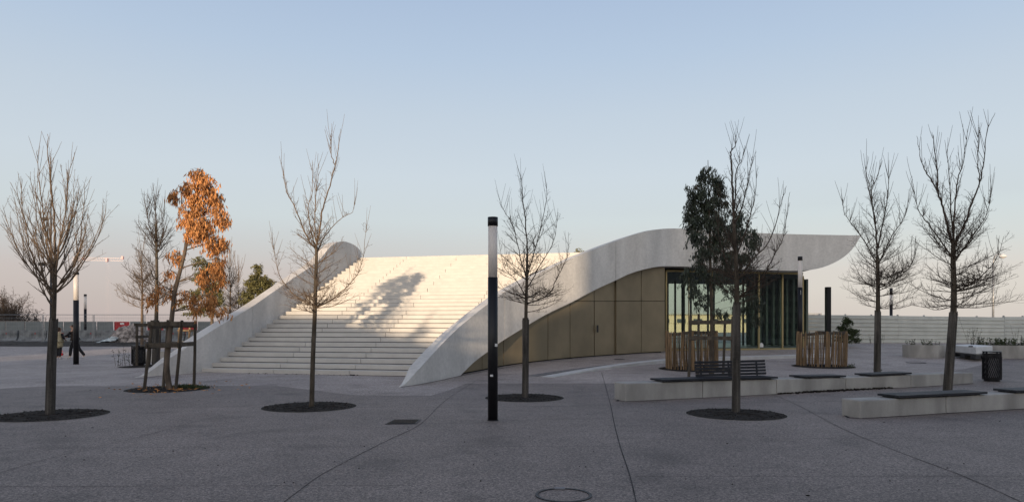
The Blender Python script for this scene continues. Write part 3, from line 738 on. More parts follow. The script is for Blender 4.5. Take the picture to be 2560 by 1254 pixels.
# tree 2
bare_tree('leafless tree before the left side of the white staircase, bare smooth trunk', 779, 1018,
    [(782,900,0),(787,780,0),(789,700,0),(791,640,0),(790,610,0)],
    [(.017,[(790,625,0),(772,600,0),(748,545,.05),(728,500,.1),(716,480,.1),(708,430,.05),(699,390,0)]),
     (.014,[(790,615,0),(787,560,-.1),(790,490,-.1),(795,440,-.1),(795,384,-.1)]),
     (.014,[(789,620,0),(776,570,.2),(770,520,.25),(780,480,.2),(781,400,.2)]),
     (.022,[(790,618,0),(798,580,0),(808,520,0),(824,465,0),(838,412,0),(845,380,0),(851,322,0)]),
     (.010,[(838,415,0),(828,385,0),(826,336,0)]),
     (.012,[(789,640,0),(812,590,.3),(850,548,.3),(880,530,.3),(886,505,.3)]),
     (.012,[(789,770,0),(840,740,0),(890,690,0),(908,640,0),(917,550,0)]),
     (.012,[(788,765,0),(740,740,.1),(700,690,.1),(688,640,.1),(679,605,.1)])],
    .050, .026, [(780,735,17,.88,2,16),(735,650,24,.75,15,40),(650,560,24,.55,35,58),(560,420,26,.36,45,68)], 22, P=PD, barkm='bark', twigm='palebark', dk=1.9)
# tree 3
bare_tree('slender leafless tree right of the central lamp post, slat guard splaying open', 1313, 993,
    [(1314,900,0),(1315,780,0),(1317,700,0),(1318,640,0)],
    [(.019,[(1318,650,0),(1317,590,0),(1310,520,0),(1304,470,0),(1302,430,0)]), (.014,[(1318,690,0),(1335,630,.1),(1352,570,.1),(1366,500,.1),(1367,455,.1)]),
     (.013,[(1318,700,0),(1300,640,.1),(1285,570,.1),(1262,530,.1),(1248,505,.1)]), (.012,[(1317,760,0),(1370,735,0),(1395,690,0),(1418,640,0),(1421,580,0)]),
     (.012,[(1317,745,0),(1290,700,-.2),(1262,670,-.2),(1250,620,-.2)]), (.012,[(1318,720,0),(1352,660,-.3),(1385,600,-.3),(1395,530,-.3)])],
    .052, .026, [(785,730,18,.95,0,14),(730,650,22,.85,15,38),(650,550,24,.6,38,56),(550,460,12,.35,50,65)], 33, wrap=(993,797,.07,True), dk=1.9)
# tree 4
bare_tree('leafless tree standing in front of the backrest bench, overlapping the green tree', 1840, 1031,
    [(1841,900,0),(1842,780,0),(1842,700,0),(1838,620,0),(1835,560,0)],
    [(.024,[(1835,570,0),(1832,490,0),(1829,420,0),(1828,380,0),(1838,365,0),(1840,337,0)]), (.015,[(1836,540,0),(1838,490,.1),(1842,425,.1),(1855,400,.1),(1862,364,.1)]),
     (.015,[(1838,560,0),(1858,510,0),(1872,440,0),(1883,388,0)]), (.014,[(1842,640,0),(1870,560,0),(1885,500,0),(1893,420,0)]),
     (.016,[(1843,700,0),(1880,650,0),(1925,600,0),(1950,520,0),(1966,465,0)]), (.016,[(1843,745,0),(1900,700,-.1),(1935,640,-.1),(1958,590,-.1),(1975,480,-.1)]),
     (.013,[(1841,700,0),(1815,650,.1),(1800,600,.1),(1790,540,.1)])],
    .058, .030, [(770,700,18,.85,12,28),(700,620,20,.8,28,45),(620,500,24,.55,42,58),(500,400,14,.3,50,65)], 44, wrap=(1031,757,.072,False), dk=1.7)
# tree 5 & 6
bare_tree('leafless tree behind the farther concrete bench, in front of the end of the roof', 2193, 938,
    [(2194,850,0),(2195,770,0),(2195,700,0),(2193,640,0)],
    [(.028,[(2193,650,0),(2190,580,0),(2181,510,0),(2180,470,0),(2195,440,0),(2201,398,0)]), (.02,[(2190,560,0),(2178,500,.2),(2168,450,.2),(2163,415,.2)]),
     (.022,[(2195,620,0),(2208,550,0),(2220,485,0),(2223,400,0)]), (.018,[(2196,660,0),(2230,590,0),(2262,540,0),(2275,470,0)]),
     (.018,[(2192,660,0),(2160,600,0),(2130,560,0),(2110,530,0),(2105,490,0)]), (.018,[(2196,720,0),(2250,690,0),(2285,650,0),(2290,590,0)])],
    .085, .045, [(775,700,20,1.45,0,15),(700,620,24,1.25,20,42),(620,520,26,.85,42,60),(520,440,14,.5,55,70)], 55, wrap=(938,777,.095,False), dk=1.9)
bare_tree('tallest leafless tree at the right, rising behind the nearer concrete bench', 2369, 977,
    [(2375,900,0),(2383,800,0),(2385,720,0),(2383,650,0),(2384,605,0)],
    [(.032,[(2384,620,0),(2368,560,0),(2355,510,0),(2338,465,0),(2318,435,0),(2303,400,0),(2292,340,0)]), (.02,[(2345,475,0),(2343,430,0),(2337,380,0),(2330,330,0)]),
     (.022,[(2384,600,0),(2378,530,.2),(2374,450,.2),(2362,350,.2)]), (.024,[(2385,605,0),(2386,540,-.2),(2394,450,-.2),(2410,400,-.2),(2418,322,-.2)]),
     (.028,[(2388,610,0),(2412,560,0),(2432,500,0),(2450,455,0),(2460,400,0),(2468,330,0),(2488,282,0)]), (.014,[(2450,455,0),(2445,400,0),(2445,335,0)]),
     (.018,[(2390,650,0),(2430,590,0),(2465,540,0),(2480,470,0)]), (.018,[(2378,640,0),(2330,570,0),(2295,520,0),(2280,440,0)]),
     (.018,[(2386,730,0),(2440,700,0),(2490,650,0),(2510,590,0)])],
    .085, .05, [(770,690,24,1.35,0,16),(690,610,26,1.15,20,42),(610,500,30,.75,42,60),(500,400,26,.45,55,72)], 66, wrap=(977,780,.098,False), dk=1.9)

def leafy_tree(name, label, px, py, trunk, r0, r1, blobs, nleaf, mleaf, ll, wd, seed, hang=1.0, cat='tree', group=None, barkm='eucbark', twigs=5, depth_k=.9):
    rng = random.Random(seed); b = G(px, py); D = b.y; t = thing(name, label, cat, b, group)
    tp = spline([b-Vector((0,0,.03))]+[W(x, y, D+dd) for x, y, dd in trunk], 5); n = len(tp)
    mb = MB(); mb.tube(tp, [r0+(r1-r0)*(i/(n-1)) for i in range(n)], 9); mb.build('trunk', barkm, t, smooth=True)
    tw = MB(); lf = MB(); tot = sum(q[2]*q[3] for q in blobs)
    for bl in blobs:
        bx, by, rx, ry = bl[:4]; k = bl[4] if len(bl) > 4 else 1.0
        dd = (bl[5] if len(bl) > 5 else rng.uniform(-.4,.4)*rx/F*D)
        c = W(bx, by, D+dd); ax = rx/F*D; az = ry/F*D; ay = ax*depth_k
        q0 = min(tp, key=lambda q: (q-c).length+max(0, q.z-c.z+az*.3)*1.5)
        pts = [q0, q0.lerp(c, .5)+Vector((rng.gauss(0,.03), rng.gauss(0,.03), az*.25)), c+Vector((0,0,az*.3))]
        tw.tube(spline(pts, 4), [max(.004, r1*.8*(1-.6*i/8)) for i in range(9)], 5, cap=False)
        m = int(nleaf*rx*ry/tot*k); ns = max(5, m//15)
        sprays = []
        for _ in range(ns):
            while True:
                u = Vector((rng.uniform(-1,1), rng.uniform(-1,1), rng.uniform(-1,1)))
                if u.length <= 1: break
            u *= .55+.45*rng.random()
            s_ = c+Vector((u.x*ax, u.y*ay, u.z*az)); sprays.append(s_)
            if rng.random() < .6: tw.tube([c+Vector((0,0,az*.3)), (c+s_)*.5+Vector((0,0,.06)), s_], [.006,.004,.002], 3, cap=False)
        for s_ in sprays:
            dr_ = Vector((rng.gauss(0,.6), rng.gauss(0,.6), -.9*hang)).normalized(); ln = rng.uniform(.5,1.25)*ll*1.5
            for _ in range(max(1, m//ns)):
                f = rng.random(); p = s_+dr_*ln*f+Vector((rng.gauss(0,.25), rng.gauss(0,.25), rng.gauss(0,.2)))*ll
                d = Vector((rng.gauss(0,.35), rng.gauss(0,.35), -hang+rng.gauss(0,.3)))
                leaf(lf, p, d, ll*rng.uniform(.6,1.15), wd*rng.uniform(.7,1.2), rng)
    tw.build('branches', barkm, t); lf.build('crown', mleaf, t)
    return t
# dead gum tree, left, and the green one, right
leafy_tree('dry_leaved_tree', 'leaning tree with dry orange-brown hanging leaves inside a stake frame, left of the staircase', 425, 974,
    [(419,940,0),(417,905,0),(423,850,0),(430,790,0),(437,730,0),(452,670,0),(463,625,0),(468,580,.1),(480,530,.1),(492,480,.1),(500,440,.1)], .075, .022,
    [(500,430,26,18,1),(508,448,36,28,1.1),(465,465,26,20,1),(438,483,20,20,1),(525,470,34,28,1),(490,505,42,36,1.1),(540,505,22,34,1),(470,545,26,30,1),(510,560,36,32,1.1),(555,545,20,34,1),(488,580,36,24,1),(535,600,28,32,1),(558,610,14,30,1),
     (440,635,24,20,.9),(545,655,24,36,1),(425,680,18,16,.5),(520,690,34,34,.75),(555,690,14,26,.7),(382,735,18,24,.7),(400,715,14,18,.4),(470,735,30,26,.6),(520,745,36,26,.8),(548,770,22,18,.8),(495,765,20,16,.6),(425,728,16,22,.4)],
    9800, 'deadleaf', .135, .030, 7, hang=1.3)
gt = G(1779, 936)
leafy_tree('green_gum_tree', 'tall evergreen with dense dark hanging leaves behind the backrest bench', 1779, 936,
    [(1780,880,0),(1780,800,0),(1777,700,0),(1775,600,0),(1772,500,0),(1770,400,0)], .085, .008,
    [(1768,436,38,30,.7),(1744,472,34,30,.8),(1796,466,30,34,.8),(1768,508,38,34,.9),(1732,508,26,28,.9),(1802,512,24,28,.7),(1740,548,36,28,.9),(1785,552,38,34,.9),(1746,588,38,26,.9),(1724,540,18,20,.8),
     (1800,560,24,26,.8),(1848,540,38,28,.6),(1842,580,42,32,.8),(1884,592,26,32,.8),(1795,600,38,32,1),(1760,625,32,28,1),(1820,640,40,32,1),(1862,640,30,24,.8),(1745,665,30,20,.8),(1720,675,14,16,.7),
     (1790,690,40,26,.8),(1735,715,20,36,.7),(1760,745,28,24,.5),(1830,720,30,24,.35),(1878,745,28,34,.7),(1890,790,18,20,.6),(1850,770,26,24,.35),(1800,780,30,18,.4),(1712,690,12,18,.6)],
    19000, 'greenleaf', .16, .034, 8, hang=1.1, barkm='bark')

# stake frames
def stakes(label, posts, rails, r=.038, m='stake', group='wooden stake frames round young trees'):
    """posts: (px,py_base,px_top,py_top); rails: (i,j,y)"""
    B = [G(a, b) for a, b, _, _ in posts]; c = sum(B, Vector())/len(B); t = thing('stake_frame', label, 'stake frame', (c.x,c.y,min(b.z for b in B)), group)
    T = [W(p[2], p[3], b.y) for p, b in zip(posts, B)]
    for b, q in zip(B, T):
        mb = MB(); mb.tube([b-Vector((0,0,.03)), b.lerp(q,.5)+Vector((.006,0,0)), q], [r*1.05,r,r*.95], 9); mb.build('stake', m, t, smooth=False)
    for i, j, z in rails:
        f = lambda k: B[k].lerp(T[k], (z-B[k].z)/(T[k].z-B[k].z)); a, b = f(i), f(j); d = (b-a).normalized()*.07
        off = Vector((0,-(r+.015),0)); mb = MB(); mb.bar(a-d+off, b+d+off, .03, .11); mb.build('rail', m, t)
    mb = MB(); cz = rails[0][2]-.05; p1, p2 = B[0].lerp(T[0], .85), B[-1].lerp(T[-1], .85); p1.z = p2.z = cz; mb.tube([p1, (p1+p2)/2+Vector((0,0,-.03)), p2], .012, 5); mb.build('tie_strap', 'blackcloth', t)
    return t
stakes('stake frame of four poles with rails round the leaning orange tree', [(360,975,380,800),(439,974,455,800),(485,963,488,802),(408,967,420,799)], [(0,1,1.66),(1,2,1.66),(2,3,1.62),(3,0,1.60),(0,1,1.13),(1,2,1.14),(3,0,1.10)])
stakes('stake frame behind the orange tree, next to the dark litter bin', [(342,914,342,808),(372,912,380,812),(396,906,401,806)], [(0,1,1.66),(1,2,1.66),(0,2,1.17)], r=.05)
stakes('sunlit stake frame farthest away beside the staircase parapet', [(445,873,449,815),(470,872,475,812),(484,868,487,815)], [(0,1,1.35),(1,2,1.35)], r=.06, m='paling')
stakes('stake frame round the green tree behind the backrest bench', [(1722,944,1727,788),(1828,946,1832,790),(1808,934,1813,786),(1744,934,1747,784)], [(0,1,1.25),(0,3,1.25),(1,2,1.22),(0,1,1.72),(2,3,1.72),(3,0,1.7)], r=.042)

# chestnut paling rings
def paling_ring(label, cx, cy, rpx, seed, y_top, lean, gaps, group='round chestnut paling guards'):
    rng = random.Random(seed); c = G(cx, cy); t = thing('paling_guard', label, 'tree guard', c, group); D = c.y; rad = rpx/F*D; H = EYE+(HZ-y_top)/F*D-c.z
    mb = MB(); n = 58
    for k in range(n):
        a = 2*math.pi*k/n+rng.uniform(-.03,.03)
        if any(g0 < (a % 6.283) < g1 for g0, g1 in gaps): continue
        o = Vector((math.cos(a), math.sin(a), 0)); h = H*rng.uniform(.93,1.04); x = Vector((-o.y,o.x,0))
        p = c+o*rad; q = c+o*(rad+lean*.3)+Vector((lean, 0, h))+x*rng.gauss(0,.03); p.z = g(p.x,p.y)-.02
        wd = rng.uniform(.028,.048); mid = p.lerp(q, .93)
        mb.tube([p, p.lerp(q,.5)+x*rng.gauss(0,.012), mid, q], [wd*.62,wd*.6,wd*.5,wd*.12], 5)
    mb.build('palings', 'paling', t)
    mb = MB()
    for f in (.18,.5,.82):
        mb.tube([c+Vector((math.cos(a)*rad+lean*f, math.sin(a)*rad, H*f)) for a in [2*math.pi*i/40 for i in range(41)]], .006, 4, cap=False)
    mb.build('binding_wire', 'steel', t)
    posts = []
    for k in range(4):
        a = R(-110+90*k+8); p = c+Vector((math.cos(a)*rad*.98, math.sin(a)*rad*.98, 0)); q = p+Vector((lean,0,H+.02)); posts.append(q)
        mb = MB(); mb.tube([p, q], [.052,.045], 9); mb.build('stake', 'paling', t)
    for k in range(4):
        a, b = posts[k], posts[(k+1)%4]
        if k == 2: continue
        mb = MB(); mb.bar(a+Vector((0,0,-.07-.03*k)), b+Vector((0,0,-.04)), .03, .10); mb.build('rail', 'stake', t)
    return t, c, rad
paling_ring('round chestnut paling guard left of the green tree, leaning outward', 1730, 921, 62, 3, 828, -.02, [])
_, pc, pr = paling_ring('round chestnut paling guard right of the glass corner, empty inside', 2053, 913, 57, 4, 829, .03, [])

# planting pits
def pit(label, cx, cy, rpx, ry=None, seed=1, leaves=True):
    rng = random.Random(seed); c = G(cx, cy); ra = rpx/F*c.y; t = thing('planting_pit', label, 'tree pit', c, 'round mulched tree pits')
    mb = MB(); nr, na = 9, 56; vs = []
    for i in range(nr+1):
        for j in range(na):
            a = 2*math.pi*j/na; rr = ra*i/nr; x, y = c.x+rr*math.cos(a), c.y+rr*math.sin(a)
            e = 1-(i/nr)**6
            vs.append((x, y, g(x, y)+.006+e*(.010+.02*noise.noise(Vector((x*5, y*5, seed)))+.02*noise.noise(Vector((x*17, y*17, seed))))))
    mb.add(vs, [(i*na+j, i*na+(j+1)%na, (i+1)*na+(j+1)%na, (i+1)*na+j)[::-1] for i in range(nr) for j in range(na)])
    for _ in range(int(260*ra)):
        a = rng.uniform(0,6.28); rr = ra*.96*math.sqrt(rng.random()); x, y = c.x+rr*math.cos(a), c.y+rr*math.sin(a)
        mb.box((x, y, g(x,y)+.020), (rng.uniform(.012,.045), rng.uniform(.006,.014), .006), rz=rng.uniform(0,3), tilt=Matrix.Rotation(rng.uniform(-.6,.6), 3, 'Y'))
    mb.build('mulch', 'mulch', t)
    mb = MB(); vs = []
    for j in range(72):
        a = 2*math.pi*j/72
        for rr, z in ((ra-.004, .003), (ra-.002, .007), (ra+.008, .007), (ra+.010, .002)):
            x, y = c.x+rr*math.cos(a), c.y+rr*math.sin(a); vs.append((x, y, g(x,y)+z))
    mb.add(vs, [(4*j+k, 4*j+k+1, 4*((j+1)%72)+k+1, 4*((j+1)%72)+k)[::-1] for j in range(72) for k in range(3)])
    mb.build('edging', 'edge', t)
    return c, ra
pit('round mulch pit under the vase-shaped tree at far left', 126, 1037.5, 130, seed=1)
pit('round mulch pit under the leafless tree before the staircase', 774, 1016.5, 115, seed=2)
pit('round mulch pit just right of the central lamp post', 1311, 994, 99, seed=3)
pit('round mulch pit in front of the backrest bench', 1839, 1035, 121, seed=4)
pc_, pr_ = pit('mulch pit with grass under the leaning orange tree', 420, 972, 98, seed=5)
pit('mulch pit under the paling guard left of the green tree', 1738, 922, 90, seed=6)
pit('mulch pit under the paling guard right of the glass corner', 2058, 915.5, 74, seed=7)
pit('mulch pit beside the far litter bin at left', 385, 914, 80, seed=8)
def grass(cx, cy, rx, n, h, seed, label, mt='weed'):
    rng = random.Random(seed); mb = MB()
    for _ in range(n):
        px = cx+rng.gauss(0,.5)*rx; q = G(px, cy+rng.uniform(-3,3)); d = Vector((rng.gauss(0,.4), rng.gauss(0,.4), 1))
        leaf(mb, q, d, h*rng.uniform(.4,1.1), .012, rng)
    o = mb.build('grass', mt, kind='stuff'); o['label'] = label; o['category'] = 'grass'
grass(470, 970, 42, 900, .12, 1, 'tuft of green grass in the pit of the orange tree')
grass(2128, 916, 9, 60, .14, 2, 'weeds at the edge of the right paling guard')
grass(2197, 930, 8, 60, .2, 3, 'weeds at the foot of the tree behind the bench')
# dirt line along the foot of the far bench and stairs
mb = MB(); rng = random.Random(9)
for _ in range(420):
    px = rng.uniform(1945, 2230); y = 983-(px-1945)*.052+rng.gauss(0,1.0)+.8; q = G(px, y); s_ = rng.uniform(.02,.06)
    mb.box((q.x,q.y,q.z+s_*.2), (s_,s_*.8,s_*.6), rz=rng.uniform(0,3), tilt=Matrix.Rotation(rng.uniform(-.5,.5),3,'X'))
for _ in range(160):
    px = rng.uniform(620, 1000); y = 932.3+(px-620)*.0155+rng.gauss(0,.8); q = G(px, y); s_ = rng.uniform(.015,.05)*(1.6 if 860<px<900 or px>950 else .7)
    mb.box((q.x,q.y,q.z+s_*.15), (s_,s_*.8,s_*.5), rz=rng.uniform(0,3))
o = mb.build('leaf_litter', 'mulch', kind='stuff'); o['label'] = 'dark leaf litter along the foot of the bench and stairs'; o['category'] = 'leaf litter'
mb = MB()
for _ in range(120):
    q = G(rng.uniform(-20,2560), 955+285*rng.random()**1.6); s_ = rng.uniform(.004,.012)*(1.8 if rng.random()<.15 else 1)
    mb.box((q.x,q.y,q.z+.006), (s_*1.6,s_,.006), rz=rng.uniform(0,3), tilt=Matrix.Rotation(rng.uniform(-.3,.3),3,'X'))
o = mb.build('fallen_leaves', 'mulch', kind='stuff'); o['label'] = 'scattered dry leaves on the paving'; o['category'] = 'leaves'

mb = MB(); rng = random.Random(77)
for _ in range(150):
    a = rng.uniform(0,6.28); rr = abs(rng.gauss(0,1.0)); x, y = pc_.x+.3+rr*math.cos(a), pc_.y+rr*math.sin(a)
    leaf(mb, Vector((x, y, g(x,y)+.03)), Vector((rng.gauss(0,1), rng.gauss(0,1), .05)), .10, .028, rng)
o = mb.build('fallen_leaves', 'deadleaf', kind='stuff'); o['label'] = 'dry brown leaves fallen under the orange tree'; o['category'] = 'leaves'

# ------------------------------------------------------------------ covers in the paving
q = [G(962,1060), G(1040,1059), G(1052,1048.5), G(985,1048.5)]
mb = MB(); mb.hexa([Vector((p.x,p.y,.001)) for p in q], [Vector((p.x,p.y,.010)) for p in q])
c = sum(q, Vector())/4; t = thing('drain_cover', 'dark rectangular drain cover in the paving left of the central lamp post', 'drain cover', c); mb.build('cover_plate', 'steel', t)
mb = MB()
for k in range(9):
    a = q[0].lerp(q[3], (k+.5)/9.5)+Vector((.02,0,0)); b = q[1].lerp(q[2], (k+.5)/9.5)-Vector((.02,0,0)); mb.bar(a+Vector((0,0,.012)), b+Vector((0,0,.012)), .012, .006)
mb.build('ribs', 'navy', t)
c = G(1409,1237); ra = 71/F*c.y; t = thing('manhole_cover', 'round concrete-filled manhole cover with dark ring at the bottom', 'manhole cover', c)
mb = MB(); vs = []
for j in range(64):
    a = 2*math.pi*j/64
    for rr, z in ((ra, .002), (ra, .009), (ra-.028, .009), (ra-.028, .002)): vs.append((c.x+rr*math.cos(a), c.y+rr*math.sin(a), z))
mb.add(vs, [(4*j+k, 4*((j+1)%64)+k, 4*((j+1)%64)+k+1, 4*j+k+1) for j in range(64) for k in range(3)])
mb.build('ring', 'steel', t)
mb = MB(); mb.box((c.x-.02,c.y+ra-.03,.010), (.10,.06,.012)); mb.build('hinge', 'grate', t)
for px, py, rp_ in ((1548,897.5,13),(2290,906,22)):
    c = G(px,py); ra = rp_/F*c.y; t = thing('manhole_cover', 'small dark round cover before the bronze door' if px < 2000 else 'flush round cover left of the concrete planters', 'manhole cover', c); mb = MB()
    if px < 2000: mb.cyl(c, ra, c.z-.02, c.z+.012, 28); mb.build('lid', 'steel', t)
    else:
        mb.tube([c+Vector((math.cos(a)*ra, math.sin(a)*ra, .004)) for a in [2*math.pi*i/40 for i in range(41)]], .012, 4, cap=False); mb.build('ring', 'steel', t)

# ------------------------------------------------------------------ litter bins
def bin_(px, py, ytop, rpx, label):
    b = G(px, py); D = b.y; r = rpx/F*D; H = EYE+(HZ-ytop)/F*D-b.z; t = thing('litter_bin', label, 'litter bin', b, 'slatted litter bins')
    mb = MB(); mb.cyl(b, r*.84, b.z+.0, b.z+.08, 20); mb.build('base', 'navy', t)
    mb = MB(); mb.cyl(b, r*.72, b.z+.08, b.z+H*.86, 20); mb.build('liner', 'grate', t)
    mb = MB()
    for k in range(30):
        a0 = 2*math.pi*k/30; pts = [b+Vector((math.cos(a0+.9*f)*r*.97, math.sin(a0+.9*f)*r*.97, .07+(H*.82-.07)*f)) for f in [i/10 for i in range(11)]]
        mb.tube(pts, r*.050, 4)
    mb.build('slats', 'navy', t)
    mb = MB(); 
    for z0, z1 in ((.05,.12),(H*.80,H*.93)): mb.cyl(b, r, b.z+z0, b.z+z1, 28)
    for a in (0, math.pi/2, math.pi, -math.pi/2):
        mb.bar(b+Vector((math.cos(a+.4)*r, math.sin(a+.4)*r, .06)), b+Vector((math.cos(a+.4)*r, math.sin(a+.4)*r, H*.97)), .05, .02)
    mb.build('band', 'navy', t)
    mb = MB(); mb.cyl(b, r*1.02, b.z+H*.965, b.z+H, 28, r*.98); mb.build('lid', 'navy', t)
bin_(2480, 952, 877, 20.5, 'dark slatted litter bin at the right, past the end of the bench')
bin_(346, 913, 862, 14.5, 'dark litter bin at left behind the orange tree')

# ------------------------------------------------------------------ planters and white box, right
def planter(px, py, ytop, rpx, label):
    b = G(px, py); b.y += rpx/F*b.y; b.x = (px-CX)/F*b.y; b.z = g(b.x,b.y); r = rpx/F*b.y; zt2 = EYE+(HZ-ytop)/F*(b.y-r*.9)
    t = thing('round_planter', label, 'planter', b, 'round concrete planters'); mb = MB(); n = 48; vs = []
    for rr, z in ((r*.99, b.z-.02), (r, zt2), (r-.10, zt2), (r-.11, zt2-.12)):
        for j in range(n): a = 2*math.pi*j/n; vs.append((b.x+rr*math.cos(a), b.y+rr*math.sin(a), z))
    mb.add(vs, [(k*n+j, k*n+(j+1)%n, (k+1)*n+(j+1)%n, (k+1)*n+j) for k in range(3) for j in range(n)]); mb.build('pot', 'bench', t)
    mb = MB(); mb.cyl(b, r-.10, zt2-.2, zt2-.08, n); mb.build('soil', 'soil', t)
    return t, b, r, zt2
def stems(t, b, r, z, n, h, seed, m='weed', nl=10):
    rng = random.Random(seed); mb = MB(); lf = MB()
    for _ in range(n):
        a = rng.uniform(0,6.28); rr = r*math.sqrt(rng.random())*.9; p = Vector((b.x+rr*math.cos(a), b.y+rr*math.sin(a), z-.1)); hh = h*rng.uniform(.3,1)
        q = p+Vector((rng.gauss(0,.12), rng.gauss(0,.12), 1))*hh; mb.tube([p, p.lerp(q,.5)+Vector((rng.gauss(0,.02),0,0)), q], [.006,.005,.003], 4, cap=False)
        for _ in range(nl): s_ = p.lerp(q, rng.uniform(.15,1)); leaf(lf, s_, Vector((rng.gauss(0,1), rng.gauss(0,1), .4)), rng.uniform(.04,.10), .03, rng)
    mb.build('stems', 'bark', t); lf.build('leaves', m, t)
t, b, r, z = planter(2310, 895, 862, 47, 'round concrete planter with dry weeds, left of the white box'); stems(t, b, r, z, 22, .35, 1, 'weed', 14)
t, b, r, z = planter(2505, 896, 863, 66, 'wider round concrete planter with green weeds behind the litter bin'); stems(t, b, r, z, 70, .45, 2, 'weed', 22)
stems(t, b+Vector((-1.2,0,0)), .4, z, 10, 1.0, 5, 'weed', 10)
p = G(2432, 903); t = thing('white_box', 'white crate on dark pallets between the two planters', 'crate', p)
c0, c1, c2 = G(2440,904), G(2482,898), G(2384,893)
c3 = c1+c2-c0; q = [c0, c1, c3, c2]; zb2 = max(x.z for x in q)+.20; zt2 = EYE+(HZ-866)/F*c0.y
mb = MB(); mb.hexa([Vector((x.x,x.y,zb2)) for x in q], [Vector((x.x,x.y,zt2)) for x in q]); mb.build('crate_body', 'white', t, bevel=.03)
mb = MB(); cc = (c0+c1+c2+c3)/4; q2 = [cc+(x-cc)*1.03 for x in q]; mb.hexa([Vector((x.x,x.y,zb2-.055)) for x in q2], [Vector((x.x,x.y,zb2-.003)) for x in q2])
for f in (0,.5,1):
    for e in (0,.5,1):
        x = c0.lerp(c1, f).lerp(c2.lerp(c3, f), e); x = cc+(x-cc)*.9; mb.box((x.x,x.y,zb2-.12),(.28,.22,.13),rz=.3)
mb.build('pallet', 'steel', t)
mb = MB(); x = W(2427, 867, c0.y-.3); mb.box((x.x,x.y,zt2+.02),(.12,.08,.05)); mb.build('latch', 'steel', t)

# ------------------------------------------------------------------ right hoarding
def hoarding(pts, label, m='fence', nrib=7):
    P = [(W(px, HZ, d), EYE+(HZ-yt)/F*d) for px, yt, d in pts]
    b = P[0][0].copy(); b.z = g(b.x, b.y); t = thing('site_hoarding', label, 'hoarding', b, 'white site hoardings')
    a, c = P[0], P[-1]; n_ = (c[0]-a[0]); n_.z = 0; n_.normalize(); out = Vector((n_.y, -n_.x, 0))
    za = g(a[0].x, a[0].y)-.03; zc = g(c[0].x, c[0].y)-.03
    for k in range(nrib):
        f0, f1 = k/nrib, (k+1)/nrib; l0, l1 = za+(a[1]-za)*f0, za+(a[1]-za)*f1; r0_, r1_ = zc+(c[1]-zc)*f0, zc+(c[1]-zc)*f1
        mb = MB(); gp = .035
        prof = [(0,.0,gp*.2),(.05,.0,gp),(.05,0,.45*(l1-l0)),(.02,0,.52*(l1-l0)),(.02,0,(l1-l0)-gp*.3),(0,0,(l1-l0))]
        vs = [Vector((a[0].x, a[0].y, l0+z))+out*x for x, _, z in prof]+[Vector((c[0].x, c[0].y, r0_+z))+out*x for x, _, z in prof]
        mb.add(vs, [(i, i+6, i+7, i+1)[::-1] for i in range(5)]+[(0,1,2,3,4,5),(11,10,9,8,7,6)]); mb.build('sheet', m, t)
    mb = MB()
    for i in range(5):
        f = i/4; p = a[0].lerp(c[0], f)-out*.06; z = a[1]+(c[1]-a[1])*f; mb.box((p.x,p.y,z/2+.3),(.08,.08,z-.45)); mb.box((p.x,p.y,z-.02),(.09,.09,.09))
    mb.build('posts', 'galv', t)
hoarding([(1985,786,45.6),(2245,789,45.2)], 'ribbed white hoarding nearest the glass pavilion corner')
hoarding([(2245.4,789,45.2),(2510,793,44.8)], 'ribbed white hoarding behind the concrete planters')
hoarding([(2511,791,45.4),(2700,792.5,45.8)], 'ribbed white hoarding at the right edge of the picture')
leafy_tree('shrub', 'grey-green bushy shrub in front of the white hoarding', 2118, 866, [(2118,840,0),(2118,810,0)], .04, .02,
    [(2118,806,16,16,1),(2104,825,18,16,1),(2132,832,18,14,1),(2118,848,22,14,1),(2140,852,14,10,.8),(2098,848,12,12,.7)], 3600, 'weed', .12, .05, 21, hang=-.2, cat='shrub')
for px, h in ((2366+52,120),(2538,95),(2046,60),(2552,60),(2178,45),(2204,45)):
    b = G(px, 858); t = thing('weed_stalk', {2418:'thin tall weed stalk beside the tallest tree, against the hoarding',2538:'tall weed with a dry seed head against the last hoarding',2046:'weed stalk before the hoarding near the paling guard',2552:'leafy weed stalk at the right edge',2178:'low weed stalk left of the tree behind the bench',2204:'low weed stalk right of the tree behind the bench'}[px], 'weed', b, 'weed stalks by the hoarding')
    stems(t, b, .12, b.z+.1, 3, h/ F*b.y*.62, px, 'weed', 9)

# far street lamps
def street_lamp(px, d, ytop, side, label, r=.12):
    b = W(px, HZ, d); b.z = g(b.x,b.y); zt3 = EYE+(HZ-ytop)/F*d; t = thing('street_lamp', label, 'street lamp', b, 'tall street lamps')
    mb = MB(); mb.cyl(b, r, b.z, zt3-1, 10, r*.7); mb.build('pole', 'galv', t, smooth=True)
    mb = MB(); q = [Vector((b.x,b.y,zt3-1)), Vector((b.x+side*.12,b.y,zt3-.4)), Vector((b.x+side*.5,b.y,zt3)), Vector((b.x+side*1.0,b.y,zt3-.05))]; mb.tube(spline(q,4), r*.6, 6); mb.build('arm', 'galv', t)
    mb = MB(); c = Vector((b.x+side*1.05,b.y,zt3-.28)); mb.tube([c+Vector((0,0,.3)), c+Vector((0,0,.15)), c, c-Vector((0,0,.22))], [.12,.34,.40,.10], 12); mb.build('lamp_head', 'white', t)
street_lamp(2483, 75, 635, 1, 'tall curved street lamp in sunlight beyond the right hoarding')
b = W(127, HZ, 42); b.z = g(b.x,b.y); t = thing('camera_mast', 'slim grey mast with a small arm, behind the far left tree', 'mast', b)
mb = MB(); mb.cyl(b, .07, b.z, EYE+(HZ-500)/F*42, 10, .04); mb.build('pole', 'steel', t)
